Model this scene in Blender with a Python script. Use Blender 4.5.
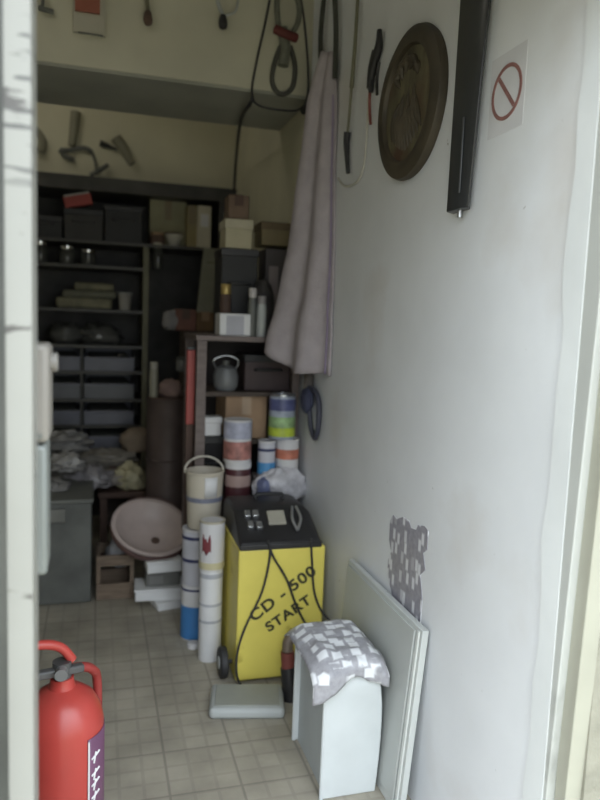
import bpy, bmesh, math, random
from mathutils import Vector, Matrix, noise as mnoise

# ------------------------------------------------------------------ clear
for o in list(bpy.data.objects):
    bpy.data.objects.remove(o, do_unlink=True)
SC = bpy.context.scene
COL = SC.collection
random.seed(7)
R = math.radians

# ------------------------------------------------------------------ camera
FPX = 700.0
H = 1.3
YAW, PITCH, ROLL = R(16.3), R(6.3), R(2.2)
FW = Vector((math.sin(YAW) * math.cos(PITCH), math.cos(YAW) * math.cos(PITCH), -math.sin(PITCH)))
R0 = Vector((math.cos(YAW), -math.sin(YAW), 0))
U0 = R0.cross(FW)
RT = math.cos(ROLL) * R0 + math.sin(ROLL) * U0
UP = -math.sin(ROLL) * R0 + math.cos(ROLL) * U0
cam_data = bpy.data.cameras.new('camera')
cam = bpy.data.objects.new('camera', cam_data)
COL.objects.link(cam)
M3 = Matrix((RT, UP, -FW)).transposed()
cam.matrix_world = Matrix.Translation((0, 0, H)) @ M3.to_4x4()
cam_data.sensor_fit = 'VERTICAL'
cam_data.sensor_height = 36.0
cam_data.lens = FPX / 800 * 36.0
cam_data.clip_start = 0.02
SC.camera = cam

# ------------------------------------------------------------------ light
world = bpy.data.worlds.new('overcast_sky')
SC.world = world
world.use_nodes = True
bg = world.node_tree.nodes['Background']
bg.inputs[0].default_value = (0.86, 0.94, 1.0, 1)
bg.inputs[1].default_value = 1.0
wt = world.node_tree
wtc = wt.nodes.new('ShaderNodeTexCoord')
wsx = wt.nodes.new('ShaderNodeSeparateXYZ')
wrp = wt.nodes.new('ShaderNodeValToRGB')
wt.links.new(wtc.outputs['Generated'], wsx.inputs[0])
wt.links.new(wsx.outputs[2], wrp.inputs[0])
wrp.color_ramp.elements[0].position = 0.0
wrp.color_ramp.elements[0].color = (0.75, 0.80, 0.82, 1)      # dimmer low over the yard
we = wrp.color_ramp.elements.new(0.5)
we.color = (2.0, 2.2, 2.4, 1)
wrp.color_ramp.elements[1].position = 0.75
wrp.color_ramp.elements[1].color = (1.9, 2.1, 2.3, 1)
wt.links.new(wrp.outputs[0], bg.inputs[0])
portal = bpy.data.lights.new('doorway_portal', 'AREA')
portal.shape = 'RECTANGLE'
portal.size, portal.size_y = 1.0, 1.94
portal.cycles.is_portal = True
po = bpy.data.objects.new('doorway_portal', portal)
COL.objects.link(po)
po.location = (0.37, 0.92, 0.97)
po.rotation_euler = (R(90), 0, 0)
sun = bpy.data.lights.new('sun', 'SUN')
sun.energy = 1.6
sun.angle = R(3)
sun.color = (1.0, 0.93, 0.80)
so = bpy.data.objects.new('sun', sun)
COL.objects.link(so)
so.rotation_euler = (R(-34), R(8), 0)      # high over the building, lighting the yard behind the viewer
for nm, lc_, en in (('fill_light_front', (-0.9, 2.0, 2.85), 1.2), ('fill_light_back', (-0.7, 3.85, 2.9), 1.3)):  # two added fill points, no fixtures, lifting the dim interior
    bl = bpy.data.lights.new(nm, 'POINT')
    bl.energy = en
    bl.color = (1.0, 0.95, 0.82)
    bl.shadow_soft_size = 0.12
    bo = bpy.data.objects.new(nm, bl)
    COL.objects.link(bo)
    bo.location = lc_
cam_data.dof.use_dof = True
cam_data.dof.focus_distance = 1.7
cam_data.dof.aperture_fstop = 2.2
SC.view_settings.view_transform = 'Standard'
SC.view_settings.look = 'None'
SC.view_settings.gamma = 1.0
SC.view_settings.use_curve_mapping = False
SC.view_settings.exposure = 1.45

W = 0.843          # the right wall's face
YB = 4.6           # back wall


def ray(x, y):
    return FW + RT * ((x - 300) / FPX) - UP * ((y - 400) / FPX)


def onX(x, y, X):
    d = ray(x, y)
    return Vector((0, 0, H)) + d * (X / d.x)


def onY(x, y, Y):
    d = ray(x, y)
    return Vector((0, 0, H)) + d * (Y / d.y)


def onZ(x, y, Z):
    d = ray(x, y)
    return Vector((0, 0, H)) + d * ((Z - H) / d.z)


# ------------------------------------------------------------------ materials
def mat(name, col, rough=0.6, var=0.12, ns=9.0, metal=0.0, bump=0.0, bs=40.0, alpha=None, stretch=None):
    m = bpy.data.materials.new(name)
    m.use_nodes = True
    nt = m.node_tree
    b = nt.nodes['Principled BSDF']
    b.inputs['Roughness'].default_value = rough
    b.inputs['Metallic'].default_value = metal
    tc = nt.nodes.new('ShaderNodeTexCoord')
    src = tc.outputs['Object']
    if stretch:
        mp = nt.nodes.new('ShaderNodeMapping')
        mp.inputs['Scale'].default_value = stretch
        nt.links.new(src, mp.inputs[0])
        src = mp.outputs[0]
    n = nt.nodes.new('ShaderNodeTexNoise')
    n.inputs['Scale'].default_value = ns
    n.inputs['Detail'].default_value = 5
    nt.links.new(src, n.inputs[0])
    r = nt.nodes.new('ShaderNodeValToRGB')
    r.color_ramp.elements[0].position = 0.3
    r.color_ramp.elements[1].position = 0.7
    r.color_ramp.elements[0].color = tuple(max(0, c * (1 - var)) for c in col) + (1,)
    r.color_ramp.elements[1].color = tuple(min(1, c * (1 + var)) for c in col) + (1,)
    nt.links.new(n.outputs['Fac'], r.inputs[0])
    nt.links.new(r.outputs[0], b.inputs['Base Color'])
    if bump:
        n2 = nt.nodes.new('ShaderNodeTexNoise')
        n2.inputs['Scale'].default_value = bs
        n2.inputs['Detail'].default_value = 4
        nt.links.new(src, n2.inputs[0])
        bp = nt.nodes.new('ShaderNodeBump')
        bp.inputs['Strength'].default_value = bump
        bp.inputs['Distance'].default_value = 0.01
        nt.links.new(n2.outputs['Fac'], bp.inputs['Height'])
        nt.links.new(bp.outputs[0], b.inputs['Normal'])
    if alpha is not None:
        b.inputs['Alpha'].default_value = alpha
    m['base'] = 1
    return m


def overlay(m, col, kind='noise', scale=6.0, lo=0.6, hi=0.66, stretch=(1, 1, 1), zmask=None, coord='Object'):
    """wear or stain with a shape of its own, mixed over a material's colour"""
    nt = m.node_tree
    b = nt.nodes['Principled BSDF']
    old = b.inputs['Base Color'].links[0].from_socket
    tc = nt.nodes.new('ShaderNodeTexCoord')
    mp = nt.nodes.new('ShaderNodeMapping')
    mp.inputs['Scale'].default_value = stretch
    nt.links.new(tc.outputs[coord], mp.inputs[0])
    n = nt.nodes.new('ShaderNodeTexNoise')
    n.inputs['Scale'].default_value = scale
    n.inputs['Detail'].default_value = 6
    nt.links.new(mp.outputs[0], n.inputs[0])
    mr = nt.nodes.new('ShaderNodeMapRange')
    mr.inputs[1].default_value = lo
    mr.inputs[2].default_value = hi
    nt.links.new(n.outputs['Fac'], mr.inputs[0])
    fac = mr.outputs[0]
    if zmask:
        sx = nt.nodes.new('ShaderNodeSeparateXYZ')
        nt.links.new(tc.outputs[coord], sx.inputs[0])
        m2 = nt.nodes.new('ShaderNodeMapRange')
        m2.inputs[1].default_value, m2.inputs[2].default_value = zmask
        nt.links.new(sx.outputs[2], m2.inputs[0])
        mu = nt.nodes.new('ShaderNodeMath')
        mu.operation = 'MULTIPLY'
        nt.links.new(fac, mu.inputs[0])
        nt.links.new(m2.outputs[0], mu.inputs[1])
        fac = mu.outputs[0]
    mix = nt.nodes.new('ShaderNodeMixRGB')
    nt.links.new(fac, mix.inputs[0])
    nt.links.new(old, mix.inputs[1])
    mix.inputs[2].default_value = col + (1,)
    nt.links.new(mix.outputs[0], b.inputs['Base Color'])
    return m


def film_mat(name, c1, c2, scale, thr, rnd=0.25, stretch=(1, 1, 1)):
    """grey film printed with pale squarish blobs"""
    m = mat(name, c1, 0.45, 0.16, 60)
    nt = m.node_tree
    b = nt.nodes['Principled BSDF']
    old = b.inputs['Base Color'].links[0].from_socket
    tc = nt.nodes.new('ShaderNodeTexCoord')
    mp = nt.nodes.new('ShaderNodeMapping')
    mp.inputs['Scale'].default_value = stretch
    nt.links.new(tc.outputs['Object'], mp.inputs[0])
    v = nt.nodes.new('ShaderNodeTexVoronoi')
    v.distance = 'CHEBYCHEV'
    v.inputs['Scale'].default_value = scale
    v.inputs['Randomness'].default_value = rnd
    nt.links.new(mp.outputs[0], v.inputs[0])
    mr = nt.nodes.new('ShaderNodeMapRange')
    mr.inputs[1].default_value = thr + 0.06
    mr.inputs[2].default_value = thr - 0.06
    nt.links.new(v.outputs['Distance'], mr.inputs[0])
    mix = nt.nodes.new('ShaderNodeMixRGB')
    nt.links.new(mr.outputs[0], mix.inputs[0])
    nt.links.new(old, mix.inputs[1])
    mix.inputs[2].default_value = c2 + (1,)
    nt.links.new(mix.outputs[0], b.inputs['Base Color'])
    return m


def floor_mat():
    m = mat('floor_tile', (0.40, 0.365, 0.30), 0.6, 0.2, 6, bump=0.1)
    nt = m.node_tree
    b = nt.nodes['Principled BSDF']
    old = b.inputs['Base Color'].links[0].from_socket
    tc = nt.nodes.new('ShaderNodeTexCoord')
    cur = old
    for sc, mo, dark in ((0.0665, 0.006, 0.86), (0.2, 0.004, 0.74)):
        br = nt.nodes.new('ShaderNodeTexBrick')
        br.offset = 0
        br.inputs['Scale'].default_value = 1
        br.inputs['Brick Width'].default_value = sc
        br.inputs['Row Height'].default_value = sc
        br.inputs['Mortar Size'].default_value = mo
        br.inputs['Mortar Smooth'].default_value = 0.4
        br.inputs['Color1'].default_value = (1, 1, 1, 1)
        br.inputs['Color2'].default_value = (0.93, 0.93, 0.92, 1)
        br.inputs['Mortar'].default_value = (dark, dark, dark, 1)
        nt.links.new(tc.outputs['Object'], br.inputs[0])
        mx = nt.nodes.new('ShaderNodeMixRGB')
        mx.blend_type = 'MULTIPLY'
        mx.inputs[0].default_value = 1
        nt.links.new(cur, mx.inputs[1])
        nt.links.new(br.outputs['Color'], mx.inputs[2])
        cur = mx.outputs[0]
    nt.links.new(cur, b.inputs['Base Color'])
    return m


MT = {}


def M(name, *a, **k):
    if name not in MT:
        MT[name] = mat(name, *a, **k)
    return MT[name]


white_wall = mat('white_wall_paint', (0.75, 0.765, 0.785), 0.55, 0.05, 3, bump=0.15, bs=14)
overlay(white_wall, (0.64, 0.62, 0.60), scale=2.2, lo=0.58, hi=0.78)
overlay(white_wall, (0.30, 0.28, 0.26), scale=30, lo=0.74, hi=0.78)
cream_wall = mat('cream_wall_paint', (0.60, 0.57, 0.43), 0.7, 0.08, 3, bump=0.15, bs=12)
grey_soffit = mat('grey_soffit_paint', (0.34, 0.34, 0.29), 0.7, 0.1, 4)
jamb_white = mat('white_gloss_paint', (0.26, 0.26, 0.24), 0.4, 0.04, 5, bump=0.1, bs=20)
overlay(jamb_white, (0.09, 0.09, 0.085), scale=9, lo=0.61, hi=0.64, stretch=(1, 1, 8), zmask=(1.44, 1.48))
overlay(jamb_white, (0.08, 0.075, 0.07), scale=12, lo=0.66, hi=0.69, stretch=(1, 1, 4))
frame_white = mat('white_frame_paint', (0.46, 0.47, 0.445), 0.35, 0.05, 4, bump=0.1, bs=15)
overlay(frame_white, (0.27, 0.27, 0.25), scale=7, lo=0.6, hi=0.72, stretch=(1, 1, 0.5))
frame_cream = mat('cream_frame_paint', (0.34, 0.335, 0.275), 0.5, 0.08, 6)
overlay(frame_cream, (0.2, 0.18, 0.14), scale=12, lo=0.7, hi=0.74)
plaster_out = mat('outside_plaster', (0.26, 0.25, 0.20), 0.9, 0.15, 14, bump=0.4)
ground_m = mat('outside_concrete', (0.36, 0.33, 0.23), 0.9, 0.15, 4)
FLOOR = floor_mat()

black = M('black_plastic', (0.022, 0.021, 0.022), 0.45, 0.3)
rubber = M('black_rubber', (0.03, 0.03, 0.032), 0.6, 0.2)
darkwood = M('dark_wood', (0.07, 0.052, 0.042), 0.7, 0.3, 12, stretch=(1, 1, 6))
rackm = M('dark_rack_paint', (0.055, 0.053, 0.048), 0.6, 0.3)
olive = M('olive_paint', (0.16, 0.155, 0.10), 0.6, 0.2)
steel = M('dull_steel', (0.42, 0.43, 0.44), 0.35, 0.15, metal=0.9)
chrome = M('bright_steel', (0.7, 0.7, 0.7), 0.18, 0.05, metal=1.0)
white = M('white_plastic', (0.72, 0.72, 0.73), 0.45, 0.05)
whitecard = M('white_card', (0.66, 0.65, 0.66), 0.7, 0.06)
cream = M('cream_card', (0.55, 0.51, 0.40), 0.7, 0.1)
brown = M('brown_cardboard', (0.36, 0.24, 0.15), 0.8, 0.12)
dkbrown = M('dark_brown', (0.10, 0.06, 0.045), 0.7, 0.25)
red = M('red_enamel', (0.43, 0.055, 0.045), 0.3, 0.06)
dullred = M('dull_red', (0.30, 0.045, 0.04), 0.5, 0.2)
blue = M('blue_print', (0.06, 0.22, 0.52), 0.45, 0.1)
navy = M('navy_print', (0.045, 0.05, 0.13), 0.45, 0.15)
green = M('yellow_green_print', (0.45, 0.55, 0.06), 0.45, 0.25, 25)
yellow = M('yellow_enamel', (0.74, 0.63, 0.13), 0.42, 0.05)
overlay(yellow, (0.45, 0.34, 0.05), scale=8, lo=0.64, hi=0.74)
greyp = M('grey_plastic', (0.42, 0.44, 0.43), 0.5, 0.06)
lgrey = M('light_grey_plastic', (0.58, 0.61, 0.61), 0.5, 0.05)
bingrey = M('blue_grey_plastic', (0.14, 0.145, 0.18), 0.45, 0.12)
dgrey = M('dark_grey_paint', (0.125, 0.13, 0.12), 0.5, 0.2)
pink = M('pale_pink_enamel', (0.52, 0.43, 0.40), 0.4, 0.1)
khaki = M('khaki_cloth', (0.20, 0.19, 0.13), 0.9, 0.25, 20)
bagm = M('crumpled_grey_plastic', (0.24, 0.235, 0.23), 0.4, 0.35, 18)
ybag = M('yellowed_plastic', (0.42, 0.38, 0.24), 0.5, 0.2, 18)
foam = M('white_foam', (0.80, 0.80, 0.80), 0.7, 0.04)
lilac = M('greyed_lilac_cloth', (0.40, 0.36, 0.38), 0.95, 0.1, 16, bump=0.3, bs=120)
printm = M('black_lettering', (0.05, 0.045, 0.02), 0.6, 0.3, 60)
pale_olive = M('pale_olive_plank', (0.24, 0.24, 0.19), 0.7, 0.15)
tape = M('dark_red_tape', (0.13, 0.025, 0.022), 0.6, 0.2)
rope = M('grey_green_rope', (0.16, 0.165, 0.13), 0.8, 0.2, 40)


# ------------------------------------------------------------------ mesh builder
class MB:
    def __init__(s):
        s.v, s.f = [], []

    def add(s, vs, fs):
        b = len(s.v)
        s.v += [Vector(p) for p in vs]
        s.f += [[i + b for i in f] for f in fs]
        return s

    def box(s, x0, y0, z0, x1, y1, z1):
        vs = [(x, y, z) for x in (x0, x1) for y in (y0, y1) for z in (z0, z1)]
        return s.add(vs, [(0, 1, 3, 2), (4, 6, 7, 5), (0, 4, 5, 1), (2, 3, 7, 6), (0, 2, 6, 4), (1, 5, 7, 3)])

    def hexa(s, bottom, top):
        n = len(bottom)
        vs = list(bottom) + list(top)
        return s.add(vs, [list(range(n))[::-1], list(range(n, 2 * n))] +
                     [(i, (i + 1) % n, n + (i + 1) % n, n + i) for i in range(n)])

    def rbox(s, c, size, rx=0, ry=0, rz=0):
        m = Matrix.Rotation(rz, 3, 'Z') @ Matrix.Rotation(ry, 3, 'Y') @ Matrix.Rotation(rx, 3, 'X')
        c = Vector(c)
        a, b, d = (q / 2 for q in size)
        vs = [c + m @ Vector((x, y, z)) for x in (-a, a) for y in (-b, b) for z in (-d, d)]
        return s.add(vs, [(0, 1, 3, 2), (4, 6, 7, 5), (0, 4, 5, 1), (2, 3, 7, 6), (0, 2, 6, 4), (1, 5, 7, 3)])

    def cyl(s, p0, p1, r0, r1=None, n=20):
        p0, p1 = Vector(p0), Vector(p1)
        r1 = r0 if r1 is None else r1
        d = (p1 - p0).normalized()
        a = d.orthogonal().normalized()
        b = d.cross(a)
        A = [p0 + r0 * (math.cos(t) * a + math.sin(t) * b) for t in (i * 2 * math.pi / n for i in range(n))]
        B = [p1 + r1 * (math.cos(t) * a + math.sin(t) * b) for t in (i * 2 * math.pi / n for i in range(n))]
        return s.hexa(A, B)

    def tube(s, pts, r, n=8, sub=5, closed=False):
        P = [Vector(p) for p in pts]
        if sub > 1 and len(P) > 2:
            Q = []
            k = len(P)
            rng = range(k) if closed else range(k - 1)
            for i in rng:
                p0 = P[(i - 1) % k] if (closed or i > 0) else P[0]
                p1, p2 = P[i], P[(i + 1) % k]
                p3 = P[(i + 2) % k] if (closed or i + 2 < k) else P[-1]
                for j in range(sub):
                    t = j / sub
                    Q.append(0.5 * ((2 * p1) + (p2 - p0) * t + (2 * p0 - 5 * p1 + 4 * p2 - p3) * t * t +
                                    (3 * p1 - p0 - 3 * p2 + p3) * t ** 3))
            if not closed:
                Q.append(P[-1])
            P = Q
        k = len(P)
        rings = []
        a = None
        for i in range(k):
            if closed:
                d = (P[(i + 1) % k] - P[(i - 1) % k]).normalized()
            else:
                d = (P[min(i + 1, k - 1)] - P[max(i - 1, 0)]).normalized()
            a = d.orthogonal().normalized() if a is None else (a - d * a.dot(d)).normalized()
            b = d.cross(a)
            rr = r(i / (k - 1)) if callable(r) else r
            rings.append([P[i] + rr * (math.cos(t) * a + math.sin(t) * b)
                          for t in (j * 2 * math.pi / n for j in range(n))])
        vs = [p for g in rings for p in g]
        fs = []
        for i in range(k if closed else k - 1):
            i2 = (i + 1) % k
            for j in range(n):
                j2 = (j + 1) % n
                fs.append((i * n + j, i * n + j2, i2 * n + j2, i2 * n + j))
        if not closed:
            fs += [list(range(n))[::-1], list(range((k - 1) * n, k * n))]
        return s.add(vs, fs)

    def lathe(s, prof, n=32, origin=(0, 0, 0), m=None, sq=(1, 1), cap=True):
        o = Vector(origin)
        m = m or Matrix.Identity(3)
        vs, fs = [], []
        for r, z in prof:
            r = max(r, 1e-4)
            for j in range(n):
                t = j * 2 * math.pi / n
                vs.append(o + m @ Vector((r * math.cos(t) * sq[0], r * math.sin(t) * sq[1], z)))
        k = len(prof)
        for i in range(k - 1):
            for j in range(n):
                j2 = (j + 1) % n
                fs.append((i * n + j, i * n + j2, (i + 1) * n + j2, (i + 1) * n + j))
        if cap:
            fs += [list(range(n))[::-1], list(range((k - 1) * n, k * n))]
        return s.add(vs, fs)

    def torus(s, c, axis, Rr, r, n=28, k=8, sq=1.0):
        ax = Vector(axis).normalized()
        a = ax.orthogonal().normalized()
        if abs(ax.z) < 0.9:
            a = Vector((0, 0, 1))
            a = (a - ax * a.dot(ax)).normalized()
        b = ax.cross(a)
        c = Vector(c)
        return s.tube([c + Rr * (math.cos(t) * a * sq + math.sin(t) * b) for t in
                       (i * 2 * math.pi / n for i in range(n))], r, k, 1, True)

    def grid(s, fn, nu, nv):
        vs = [fn(i / nu, j / nv) for i in range(nu + 1) for j in range(nv + 1)]
        fs = [(i * (nv + 1) + j, (i + 1) * (nv + 1) + j, (i + 1) * (nv + 1) + j + 1, i * (nv + 1) + j + 1)
              for i in range(nu) for j in range(nv)]
        return s.add(vs, fs)

    def blob(s, c, rad, seed=0, amp=0.25, fr=2.2, n=22, flat=True):
        c = Vector(c)
        vs, fs = [], []
        k = n // 2
        for i in range(k + 1):
            ph = math.pi * i / k
            for j in range(n):
                t = 2 * math.pi * j / n
                d = Vector((math.sin(ph) * math.cos(t), math.sin(ph) * math.sin(t), math.cos(ph)))
                q = 1 + amp * (mnoise.noise(d * fr + Vector((seed * 3.1, seed, 0))) +
                               0.6 * mnoise.noise(d * fr * 2.7 + Vector((seed, 7, seed))))
                p = Vector((d.x * rad[0], d.y * rad[1], d.z * rad[2])) * q
                if flat:
                    p.z = max(p.z, -rad[2] * 0.72)
                vs.append(c + p)
        for i in range(k):
            for j in range(n):
                j2 = (j + 1) % n
                fs.append((i * n + j, (i + 1) * n + j, (i + 1) * n + j2, i * n + j2))
        s.add(vs, fs)
        return s

    def extr(s, pts, off):
        off = Vector(off)
        P = [Vector(p) for p in pts]
        return s.hexa(P, [p + off for p in P])

    def build(s, name, m, parent=None, world=True, bevel=0, seg=2, smooth=40, solid=0, loc=None):
        me = bpy.data.meshes.new(name)
        o = bpy.data.objects.new(name, me)
        COL.objects.link(o)
        base = Vector((0, 0, 0))
        if parent is not None:
            o.parent = parent
            if world:
                p = parent
                while p is not None:
                    base += p.location
                    p = p.parent
        elif loc is not None:
            base = Vector(loc)
            o.location = base
        me.from_pydata([tuple(p - base) for p in s.v], [], s.f)
        bm = bmesh.new()
        bm.from_mesh(me)
        bmesh.ops.remove_doubles(bm, verts=bm.verts, dist=1e-5)
        bmesh.ops.recalc_face_normals(bm, faces=bm.faces)
        bm.to_mesh(me)
        bm.free()
        me.materials.append(m)
        if smooth:
            for p in me.polygons:
                p.use_smooth = True
            me.set_sharp_from_angle(angle=R(smooth))
        if solid:
            md = o.modifiers.new('thickness', 'SOLIDIFY')
            md.thickness = solid
            md.offset = 0
        if bevel:
            md = o.modifiers.new('bevel', 'BEVEL')
            md.width = bevel
            md.segments = seg
            md.limit_method = 'ANGLE'
            md.angle_limit = R(40)
        return o


def tag(o, label, cat, group=None):
    o['label'], o['category'] = label, cat
    if group:
        o['group'] = group
    return o


def thing(name, label, cat, loc=(0, 0, 0), group=None):
    o = bpy.data.objects.new(name, None)
    o.empty_display_size = 0.05
    COL.objects.link(o)
    o.location = loc
    return tag(o, label, cat, group)


def struct(name, mb, m, **k):
    o = mb.build(name, m, smooth=0, **k)
    o['kind'] = 'structure'
    return o


# ================================================================== SETTING
XL = -1.6
struct('floor', MB().box(XL, 0.95, -0.05, W, YB, 0), FLOOR)
struct('ground', MB().box(-6, -7, -0.12, 7, 0.95, -0.02), ground_m)
wr_o = struct('wall_right', MB().box(W, 1.10, 0, W + 0.15, 2.92, 3.0).box(W, 2.92, 0, W + 0.15, YB + 0.1, 3.0), white_wall)
wr_o.data.materials.append(cream_wall)
for p_ in wr_o.data.polygons:
    if p_.center.y > 2.93:
        p_.material_index = 1
struct('wall_back', MB().box(XL, YB, 0, W, YB + 0.1, 3.0), cream_wall)
struct('wall_left', MB().box(XL - 0.1, 0.95, 0, XL, YB + 0.1, 3.0), cream_wall)
struct('ceiling', MB().box(XL - 0.1, 0.95, 3.0, W + 0.15, YB + 0.1, 3.1), white_wall)
# front wall with the door opening
struct('wall_front', MB().box(-3.0, 0.93, 0, -0.128, 1.06, 3.1).box(-0.128, 0.93, 1.97, 0.95, 1.06, 3.1)
       .box(W + 0.048, 1.03, 0, 3.5, 1.15, 3.1), plaster_out)
# unseen slab added above the doorway to keep high sky off the jamb
struct('trim_8', MB().box(-2.5, 0.5, 2.45, 3.2, 0.93, 2.53), plaster_out)
# left door jamb
struct('trim_9', MB().box(-0.13, 0.965, 0, -0.1105, 1.03, 1.97), dgrey)  # dark strip standing in for the shaded gap beside the jamb
struct('trim_1', MB().box(-0.1105, 0.95, 0, -0.079, 1.03, 1.97), jamb_white)


# right frame: a bright step, then a cream step nearer the yard, both a little out of plumb
def step(name, x0, x1, ya, yb, m):
    def L(z):
        k = -0.034 * (z - 0.4)
        return [(x0, ya + k, z), (x1, ya + k, z), (x1, yb, z), (x0, yb, z)]
    return struct(name, MB().hexa(L(0), L(1.95)), m, bevel=0.002)


step('trim_2', W - 0.0045, W + 0.03, 1.07, 1.115, frame_white)
step('trim_3', W + 0.0125, W + 0.049, 1.038, 1.0685, frame_cream)
struct('trim_4', MB().box(-0.128, 0.95, 1.93, W + 0.03, 1.03, 1.97), jamb_white)
# plaster reveal band at the near end of the right wall, with a broken edge
pts = []
for i in range(23):
    z = i * 0.1
    y = 1.135 + 0.006 * math.sin(i * 2.3) + 0.005 * math.sin(i * 5.1)
    pts.append((W - 0.006, y, z))
pts = pts + [(W - 0.006, 1.08, 2.2), (W - 0.006, 1.08, 0)]
struct('trim_5', MB().extr(pts, (0.006, 0, 0)), mat('reveal_plaster', (0.72, 0.74, 0.74), 0.5, 0.05, 6))
# deep beam across the room
BZ = 2.232
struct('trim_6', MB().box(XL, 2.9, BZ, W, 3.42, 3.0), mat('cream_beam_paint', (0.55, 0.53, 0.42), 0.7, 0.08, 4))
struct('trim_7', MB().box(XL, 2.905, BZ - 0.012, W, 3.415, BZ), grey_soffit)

# ================================================================== BIG THINGS
# ---- battery charger
CX0, CX1, CY0, CY1, CZ = 0.483, 0.803, 2.34, 2.72, 0.50
ch = thing('battery_charger', 'yellow boxy battery starter charger lettered CD - 500 START against the white wall', 'charger', (0.64, 2.53, 0))
MB().box(CX0, CY0, 0.012, CX1, CY1, CZ).build('body', yellow, ch, bevel=0.008, seg=3)
SLY, SLZ = CY0 + 0.135, CZ + 0.108      # top edge of the sloped console face


def console_ring(y, z0_, top_, inset):
    xa, xb = CX0 + 0.002 + inset * 0.5, CX1 - 0.012 - inset
    r = min(0.05, (top_ - z0_) * 0.9)
    L = [(xa, y, z0_), (xb, y, z0_)]
    for q_ in range(7):
        t = R(90 * q_ / 6)
        L.append((xb - r + r * math.cos(t), y, top_ - r + r * math.sin(t)))
    L += [(xa + 0.008, y, top_), (xa, y, top_ - 0.008)]
    return L


lid = MB()
rings = [console_ring(CY0 + 0.003, CZ, CZ + 0.02, 0), console_ring(CY0 + 0.02, CZ, CZ + 0.026, 0.0),
         console_ring(SLY, CZ, SLZ, 0.004), console_ring(CY1 - 0.06, CZ, SLZ + 0.004, 0.008), console_ring(CY1 - 0.01, CZ, SLZ - 0.03, 0.01)]
for ra, rb in zip(rings, rings[1:]):
    nn = len(ra)
    lid.add(ra + rb, [(q_, (q_ + 1) % nn, nn + (q_ + 1) % nn, nn + q_) for q_ in range(nn)])
lid.add(rings[0], [list(range(len(rings[0])))])
lid.add(rings[-1], [list(range(len(rings[-1])))])
LID = lid.build('console', black, ch, bevel=0.003)
MB().box(CX0 + 0.002, CY0 - 0.006, CZ - 0.004, CX1 - 0.016, CY0 + 0.008, CZ + 0.018).build('console_lip', black, LID, bevel=0.004)
SA = math.atan2(SLZ - CZ - 0.026, SLY - CY0 - 0.02)


def face(x, f, d=0.0):
    """point on the sloped console face: f from its foot to its top"""
    return Vector((x, CY0 + 0.02 + f * (SLY - CY0 - 0.02), CZ + 0.026 + f * (SLZ - CZ - 0.026))) + Vector((0, -math.sin(SA), math.cos(SA))) * d


# switches, meter and clamp on the sloped face
for x, f in ((0.532, 0.80), (0.562, 0.80), (0.536, 0.45), (0.568, 0.42)):
    MB().rbox(face(x, f, 0.006), (0.022, 0.03, 0.016), SA).build('switch', steel, LID, bevel=0.003)
MB().rbox(face(0.638, 0.66, 0.004), (0.066, 0.062, 0.012), SA, 0, 0).build('meter', M('dull_meter_glass', (0.36, 0.34, 0.28), 0.3, 0.1), LID, bevel=0.003)
cl = MB()
for sx in (-1, 1):
    cl.tube([face(0.705, 0.2, 0.008), face(0.71 + sx * 0.016, 0.55, 0.014), face(0.712 + sx * 0.007, 0.95, 0.014)], 0.006, 8)
cl.build('cable_clamp', steel, LID)
MB().tube([(0.60, 2.60, SLZ), (0.60, 2.60, SLZ + 0.022), (0.70, 2.60, SLZ + 0.022), (0.70, 2.60, SLZ)], 0.007, 8, 3).build('carry_handle', rubber, LID)
# cables hanging over the front
yf = CY0 - 0.010


def px(x, y, Y=yf):
    return onY(x, y, Y)


def cable(pts, r=0.0042):
    return MB().tube(pts, r, 8).build('cable', rubber, ch)


cable([px(268, 540, yf - 0.004), px(270, 556), px(262, 592), px(245, 628), px(237, 655), px(238, 680), px(250, 689, yf - 0.012), px(268, 686, yf - 0.02)])
cable([px(268, 540, yf - 0.004), px(273, 556), px(287, 580), px(296, 605), px(307, 626), px(318, 640, yf - 0.03)])
cable([px(311, 538, yf - 0.004), px(312, 560), px(314, 590), px(321, 610), px(333, 624, yf - 0.03)])


def text(body, name, pA, pB, size, Yp, parent, m, spacing=1.15):
    cu = bpy.data.curves.new(name, 'FONT')
    cu.body = body
    cu.size = size
    cu.extrude = 0.0006
    cu.space_character = spacing
    cu.offset = 0.0016
    t = bpy.data.objects.new(name + '_tmp', cu)
    COL.objects.link(t)
    bpy.context.view_layer.update()
    dg = bpy.context.evaluated_depsgraph_get()
    me = bpy.data.meshes.new_from_object(t.evaluated_get(dg))
    bpy.data.objects.remove(t, do_unlink=True)
    A, B = onY(pA[0], pA[1], Yp), onY(pB[0], pB[1], Yp)
    xs = [v.co.x for v in me.vertices]
    w = max(xs) - min(xs)
    d = B - A
    ang = math.atan2(d.z, d.x)
    k = d.length / w
    mt = Matrix.Translation(A - parent.location) @ Matrix.Rotation(ang, 4, Vector((0, -1, 0))) @ Matrix.Rotation(R(90), 4, 'X') @ \
        Matrix.Scale(k, 4, Vector((1, 0, 0))) @ Matrix.Translation((-min(xs), 0, 0))
    me.transform(mt)
    me.materials.clear()
    me.materials.append(m)
    o = bpy.data.objects.new(name, me)
    COL.objects.link(o)
    o.parent = parent
    return o


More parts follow.
